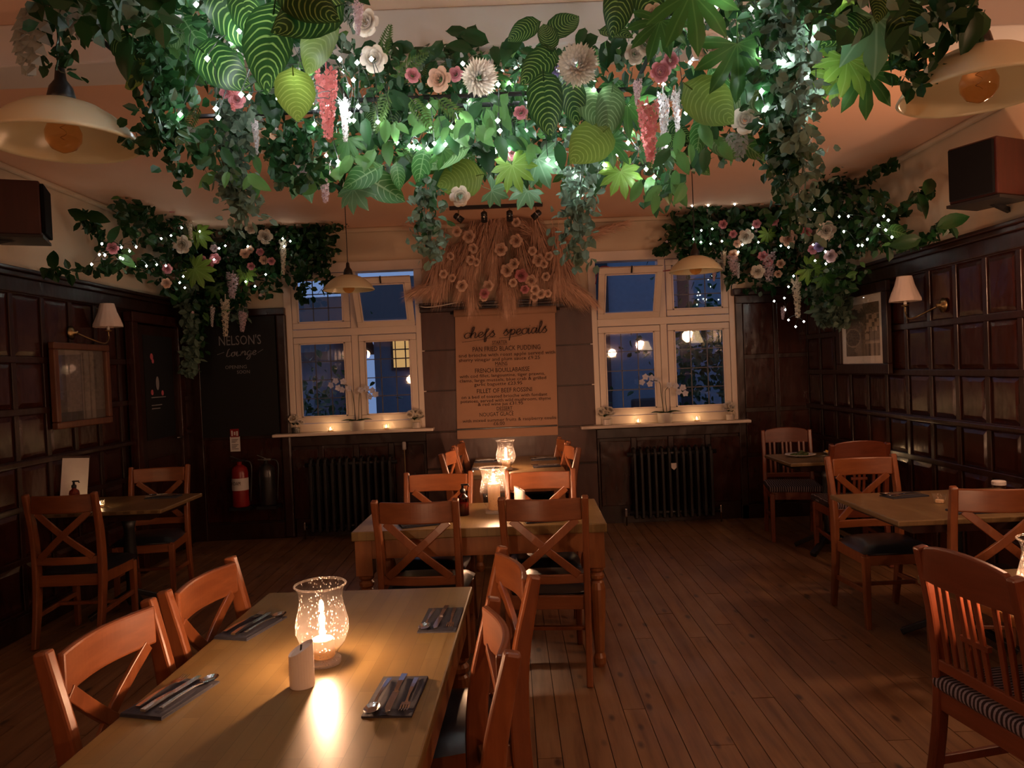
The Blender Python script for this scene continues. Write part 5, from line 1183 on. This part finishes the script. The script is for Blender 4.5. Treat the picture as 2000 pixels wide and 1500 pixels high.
corner_garland(1, 'leafy flower garland in the corner above the street photograph',
    [(1450,460,110,60),(1560,440,120,75),(1660,420,90,60),(1600,520,90,60),(1690,465,60,34),(1390,450,70,50),(1350,440,50,45),(1480,530,70,40),(1608,560,48,40),(1580,380,60,60),(1620,350,40,30),(1730,455,35,30),(1320,470,30,25),(1400,395,70,20)],
    [('rose_w',1457,462,15),('rose_c',1540,465,16),('rose_w',1614,450,16),('rose_p',1432,457,8),('rose_p',1412,438,9),('rose_p',1478,437,9),('rose_p',1512,432,9),('rose_p',1575,453,10),('rose_c',1433,497,10),('rose_p',1490,500,10),('rose_p',1500,512,10),('rose_c',1525,515,9),('rose_p',1588,487,9),('rose_c',1520,535,8),('lilac',1600,482,9),('mauve',1622,500,11),('rose_w',1480,530,14),('rose_c',1487,393,8),('rose_p',1535,443,9),('rose_c',1440,476,8)],
    [('racC',1556,545,75,1.1),('racC',1562,398,40,1.3),('racM',1500,495,55,1.6),('racM',1430,500,40,1.6),('racC',1415,490,30,1.2),('racW',1440,515,30,1.4),('racM',1530,600,25,1.2),('racM',1395,530,20,1.2),('racC',1620,440,30,1.2)],
    [('eucal',240,[(1600,560),(1610,600),(1615,635)]),('eucal',220,[(1635,560),(1640,600),(1645,640)]),('ivy_d',200,[(1570,330),(1575,360),(1585,400)]),('ivy_d',60,[(1730,440),(1770,400),(1800,375),(1812,378)]),('ivy_d',70,[(1750,475),(1790,470),(1830,445),(1855,435)]),('ivy_d',60,[(1640,370),(1690,345),(1720,325),(1740,320)]),('ivy_d',60,[(1350,370),(1400,370),(1440,360),(1460,370)]),('ivy_d',80,[(1380,420),(1340,450),(1300,480),(1285,495)]),('ivy_d',60,[(1370,470),(1345,490),(1325,500)]),('ivy_d',60,[(1320,395),(1340,385),(1380,400)]),('eucal',120,[(1545,330),(1555,370),(1560,400)])],
    401, [('palm_l',1580,525,36,-30),('palm_d',1610,540,34,-60),('philo',1725,440,32,-50),('philo',1740,450,34,-10),('ivy_d',1795,385,32,-60),('ivy_d',1810,375,28,60),('ivy_d',1790,468,34,-170),('ivy_d',1840,440,34,20),('palm_l',1500,455,26,-90),('ivy_l',1310,380,26,-100),('ivy_l',1320,390,24,-60),('ivy_d',1455,365,36,50),('ivy_d',1420,385,34,160)])
LB = ((199,476),(237,483),(253,490),(266,482),(194,497),(205,498),(235,503),(179,516),(263,520),(286,519),(306,517),(324,519),(315,466),(334,460),(355,445),(351,552),(361,562),(418,507),(483,435),(484,481),(555,481),(567,471),(552,466),(519,536),(480,550),(498,559),(510,377),(518,376),(526,369),(536,364),(538,369),(428,485),(440,480),(390,452),(240,505),(358,540))
RB = ((1297,374),(1316,386),(1368,395),(1352,402),(1383,401),(1400,396),(1435,399),(1591,409),(1639,423),(1657,422),(1726,422),(1742,463),(1730,449),(1694,467),(1684,479),(1676,479),(1648,452),(1481,473),(1450,478),(1442,492),(1388,476),(1370,450),(1369,473),(1355,467),(1391,447),(1410,471),(1525,480),(1540,483),(1588,478),(1612,491),(1592,509),(1613,515),(1550,539),(1540,560),(1532,582),(1534,605),(1540,625),(1570,628),(1554,638),(1512,588),(1735,430),(1715,440),(1470,445),(1560,420))
lights('white string lights in the corner garland above the blackboard', M['bulb_c'], [corner(a, b, -1, .46) for a, b in LB], .010, 'white fairy lights')
lights('white string lights in the corner garland above the street photograph', M['bulb_c'], [corner(a, b, 1, .46) for a, b in RB], .010, 'white fairy lights')

# ================================================================ DRIED PAMPAS ARRANGEMENT
dp = thing('dried_arrangement', 'dried pampas grass and blush rose arrangement above the menu scroll', 'arrangement', (-.02, 7.5, 2.65)); di = Matrix.Translation((.02, -7.5, -2.65))
rd = random.Random(77)
def plume(p0, p1, wid, n, sd):
    rn = random.Random(sd); p0, p1 = Vector(p0), Vector(p1); d = p1-p0; L_ = d.length; mb = MB()
    sag = Vector((0,-.03,-.04*L_)); mb.tube(catmull([p0-d*.2, p0+d*.4-sag*.3, p1],4), .003, 4)
    for k in range(n):
        t = rn.random()**.8; b = p0+d*t; o = rv(rn); o = (o-d.normalized()*o.dot(d.normalized())); 
        if o.length < 1e-3: continue
        o = o.normalized()*wid*(math.sin(PI*min(1,.15+.8*t))**.7)*rn.uniform(.4,1.1); tip = b+o+d.normalized()*rn.uniform(.04,.20)+Vector((0,0,-.09*rn.random()))
        s = d.normalized().cross(o).normalized()*.0026; mid = b+o*.55+d.normalized()*.03
        mb.add([b-s*.4, b+s*.4, mid+s, tip, mid-s], [(0,1,2,4),(4,2,3)])
    o = mb.build('pampas_plume', M['pampas'], dp); o['kind'] = 'stuff'; o.matrix_basis = di @ o.matrix_basis
C_ = aty(985, 500, 7.55)
for i, (a, b_, c, d, w, n) in enumerate(((900,470,860,570,.11,420),(870,450,845,560,.12,420),(930,420,900,555,.11,420),(960,400,930,520,.12,420),(985,395,960,500,.12,420),(1040,410,1060,520,.11,400),(1080,440,1110,560,.12,420),(1090,450,1085,560,.12,420),(920,510,918,585,.08,380),(985,520,988,588,.09,420),(1000,520,1000,580,.08,380),
    (880,480,795,436,.05,260),(1090,480,1215,436,.05,260),(890,550,812,568,.07,360),(1060,530,1152,584,.08,380),(1030,520,1120,580,.08,360),(970,460,960,540,.10,380),(1010,450,1030,540,.10,380),(1040,460,1020,440,.09,280),(1060,470,1045,560,.09,320),(900,540,920,575,.07,280),(940,480,900,560,.1,380))):
    plume(aty(a, b_, 7.62-.01*(i%4)), aty(c, d, 7.56-.02*(i%5)), w*1.7, n*3, 500+i)
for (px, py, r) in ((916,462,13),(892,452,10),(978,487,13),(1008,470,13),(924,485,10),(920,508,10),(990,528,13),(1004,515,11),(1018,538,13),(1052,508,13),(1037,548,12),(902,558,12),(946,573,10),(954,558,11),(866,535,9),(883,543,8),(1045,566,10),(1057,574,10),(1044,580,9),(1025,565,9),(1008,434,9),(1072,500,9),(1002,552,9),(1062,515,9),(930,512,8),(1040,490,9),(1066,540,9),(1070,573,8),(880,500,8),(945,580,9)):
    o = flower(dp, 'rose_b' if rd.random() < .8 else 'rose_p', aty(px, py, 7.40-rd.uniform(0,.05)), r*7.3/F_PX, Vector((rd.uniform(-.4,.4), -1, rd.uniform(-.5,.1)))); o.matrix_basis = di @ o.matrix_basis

# ================================================================ SILL PLANTS AND TEALIGHTS
def petal5(mb, c, s, nrm, rn): blossom(mb, c, s, nrm, rn, 5)
def orchid(loc, label, stems):
    r = thing('orchid', label, 'orchid', loc, 0, 'potted white orchids'); rn = random.Random(int(abs(loc[0])*100))
    MB().lathe([(.060,0),(.066,.004),(.075,.09),(.076,.105),(.070,.105),(.066,.085)], 28).build('pot', M['pot'], r, smooth=True); MB().lathe([(.001,.088),(.068,.088)], 20).build('soil', M['gap'], r)
    for (an, l) in ((200,.16),(-15,.17),(160,.12),(60,.10),(-60,.09)):
        a = math.radians(an); o = link('strap_leaf', ME['ivy_d'], r, Matrix.Translation((0,0,.09)) @ Matrix.Rotation(a-PI/2,4,'Z') @ Matrix.Rotation(.35,4,'X') @ Matrix.Diagonal((l,l,l,1)))
    for path, fl in stems:
        MB().tube(catmull(path,5), .0035, 6).build('stem', M['stem'], r)
        for p in fl:
            mb = MB(); petal5(mb, Vector(p), .036, Vector((rn.uniform(-.3,.3),-1,rn.uniform(-.2,.2))).normalized(), rn); mb.lathe([(.001,-.004),(.007,0),(.001,.008)], 6, p); mb.build('bloom', M['bloss'], r)
    return r
orchid((-1.555, YB-.085, 1.06), 'white potted orchid on the sill of the window by the blackboard', [([(-.01,0,.1),(-.02,0,.28),(-.04,-.01,.42),(-.10,-.03,.47),(-.17,-.04,.46)], [(-.06,-.02,.43),(-.11,-.04,.50),(-.16,-.05,.44),(-.18,-.05,.51),(-.23,-.05,.47),(-.12,-.05,.42)]), ([(.02,0,.1),(.03,0,.28),(.05,-.02,.38),(.10,-.03,.40),(.16,-.04,.36)], [(.06,-.03,.41),(.12,-.04,.42),(.18,-.04,.40),(.15,-.05,.34),(.21,-.05,.36)])])
orchid((1.545, YB-.085, 1.01), 'white potted orchid on the sill of the window above the badge radiator', [([(-.01,0,.1),(-.03,0,.28),(-.04,-.01,.40),(-.10,-.03,.43),(-.19,-.04,.42)], [(-.07,-.02,.43),(-.13,-.04,.46),(-.19,-.04,.47),(-.15,-.05,.40),(-.23,-.05,.42)]), ([(.02,0,.1),(.01,0,.28),(.02,-.02,.34),(.08,-.03,.37),(.15,-.04,.34)], [(.05,-.03,.38),(.11,-.04,.37),(.14,-.04,.31),(.18,-.05,.35),(.20,-.05,.29)])])
def vase(loc, label, kind, r0=.056):
    r = thing('flower_vase', label, 'vase', loc, 0, 'small vases of flowers'); rn = random.Random(int(loc[0]*37))
    MB().lathe([(r0*.8,0),(r0,.006),(r0,.07),(r0*.85,.085),(r0*.95,.095)], 20, cap=False).build('jar', M['cupglass'] if kind != 2 else M['clear'], r, smooth=True)
    MB().lathe([(r0*.1,.004),(r0*.75,.004),(r0*.75,.06),(r0*.1,.062)], 14).build('filling', M['black'] if kind == 0 else M['pot'], r)
    for k in range(9):
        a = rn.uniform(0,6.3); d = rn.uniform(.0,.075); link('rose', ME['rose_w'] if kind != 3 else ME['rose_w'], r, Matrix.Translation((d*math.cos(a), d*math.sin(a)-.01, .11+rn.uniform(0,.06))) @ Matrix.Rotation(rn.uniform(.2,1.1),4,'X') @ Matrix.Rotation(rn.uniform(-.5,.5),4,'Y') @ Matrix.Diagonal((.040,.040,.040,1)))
    for k in range(6): a = rn.uniform(0,6.3); link('green_leaf', ME['ivy_d'], r, Matrix.Translation((.02*math.cos(a),.02*math.sin(a),.09)) @ Matrix.Rotation(a,4,'Z') @ Matrix.Rotation(.6,4,'X') @ Matrix.Diagonal((.06,.06,.06,1)))
    return r
vase((-2.17, YB-.09, 1.06), 'small jar with dark filling and white flowers on the blackboard end of the sill', 0)
vase((-.955, YB-.09, 1.06), 'square-looking glass jar with cream flowers on the sill end near the menu scroll', 1)
vase((.955, YB-.09, 1.01), 'patterned jar with cream flowers on the sill beside the dried grass', 2)
vase((2.20, YB-.09, 1.01), 'clear jar with cream flowers on the sill end near the dark corner', 3)
for (x, z, w) in ((-1.82,1.06,'between the dark-filled jar and the orchid'),(-1.26,1.06,'between the orchid and the cream jar, blackboard window'),(1.27,1.01,'between the patterned jar and the orchid'),(1.86,1.01,'between the orchid and the clear jar, badge radiator window')):
    tealight((x, YB-.10, z), 'lit tealight on the sill ' + w, True, 1.25)
# garden seat in the yard
gc = thing('garden_chair', 'dark wicker garden chair seen through the pane beside the orchid', 'chair', (2.02, 10.0, -.2), .4)
MB().box(-.32,.32,-.3,.3,.30,.42).build('seat', m_dark, gc, bevel=.03)
MB().box(-.32,.32,.24,.32,.42,1.35).build('backrest', m_dark, gc, bevel=.03)
for sx in (-1,1):
    MB().box(sx*.34-.05,sx*.34+.05,-.32,.32,.42,.78).build('armrest', m_dark, gc, bevel=.03)
    for sy in (-1,1): MB().box(sx*.30-.03,sx*.30+.03,sy*.26-.03,sy*.26+.03,0,.32).build('leg', m_dark, gc)
gt = thing('garden_table', 'dark garden table beside the wicker chair in the yard', 'table', (2.75, 9.9, -.2))
MB().box(-.35,.35,-.35,.35,.95,1.0).build('table_top', m_dark, gt)
for sx in (-1,1):
    for sy in (-1,1): MB().box(sx*.3-.03,sx*.3+.03,sy*.3-.03,sy*.3+.03,0,.95).build('leg', m_dark, gt)
# shrubs in the yard
for i, (x, y, z, s, n, lb) in enumerate(((-3.0,11.5,.2,1.0,700,'dark shrub in the yard beside the cottage'),(3.35,12.0,1.3,1.2,900,'tall dark shrub in front of the pale house wall'),(1.0,12.2,.5,.6,400,'low dark shrub at the foot of the pale house wall'),(-.9,11.0,1.2,.5,260,'small climbing plant in the yard below the lit lattice window'))):
    t = thing('shrub', lb, 'shrub', (x, y, -.2)); rn = random.Random(i); P = [Vector((rn.gauss(0,.4*s), rn.gauss(0,.3*s), max(.05,z+.2+rn.gauss(.4,.55*s)))) for _ in range(n)]
    cloud('foliage', t, M['ivy_d'], P, .13, .045, i); MB().tube([(0,0,0),(.03,0,z+.5)], .03, 6).build('trunk', M['stem'], t)
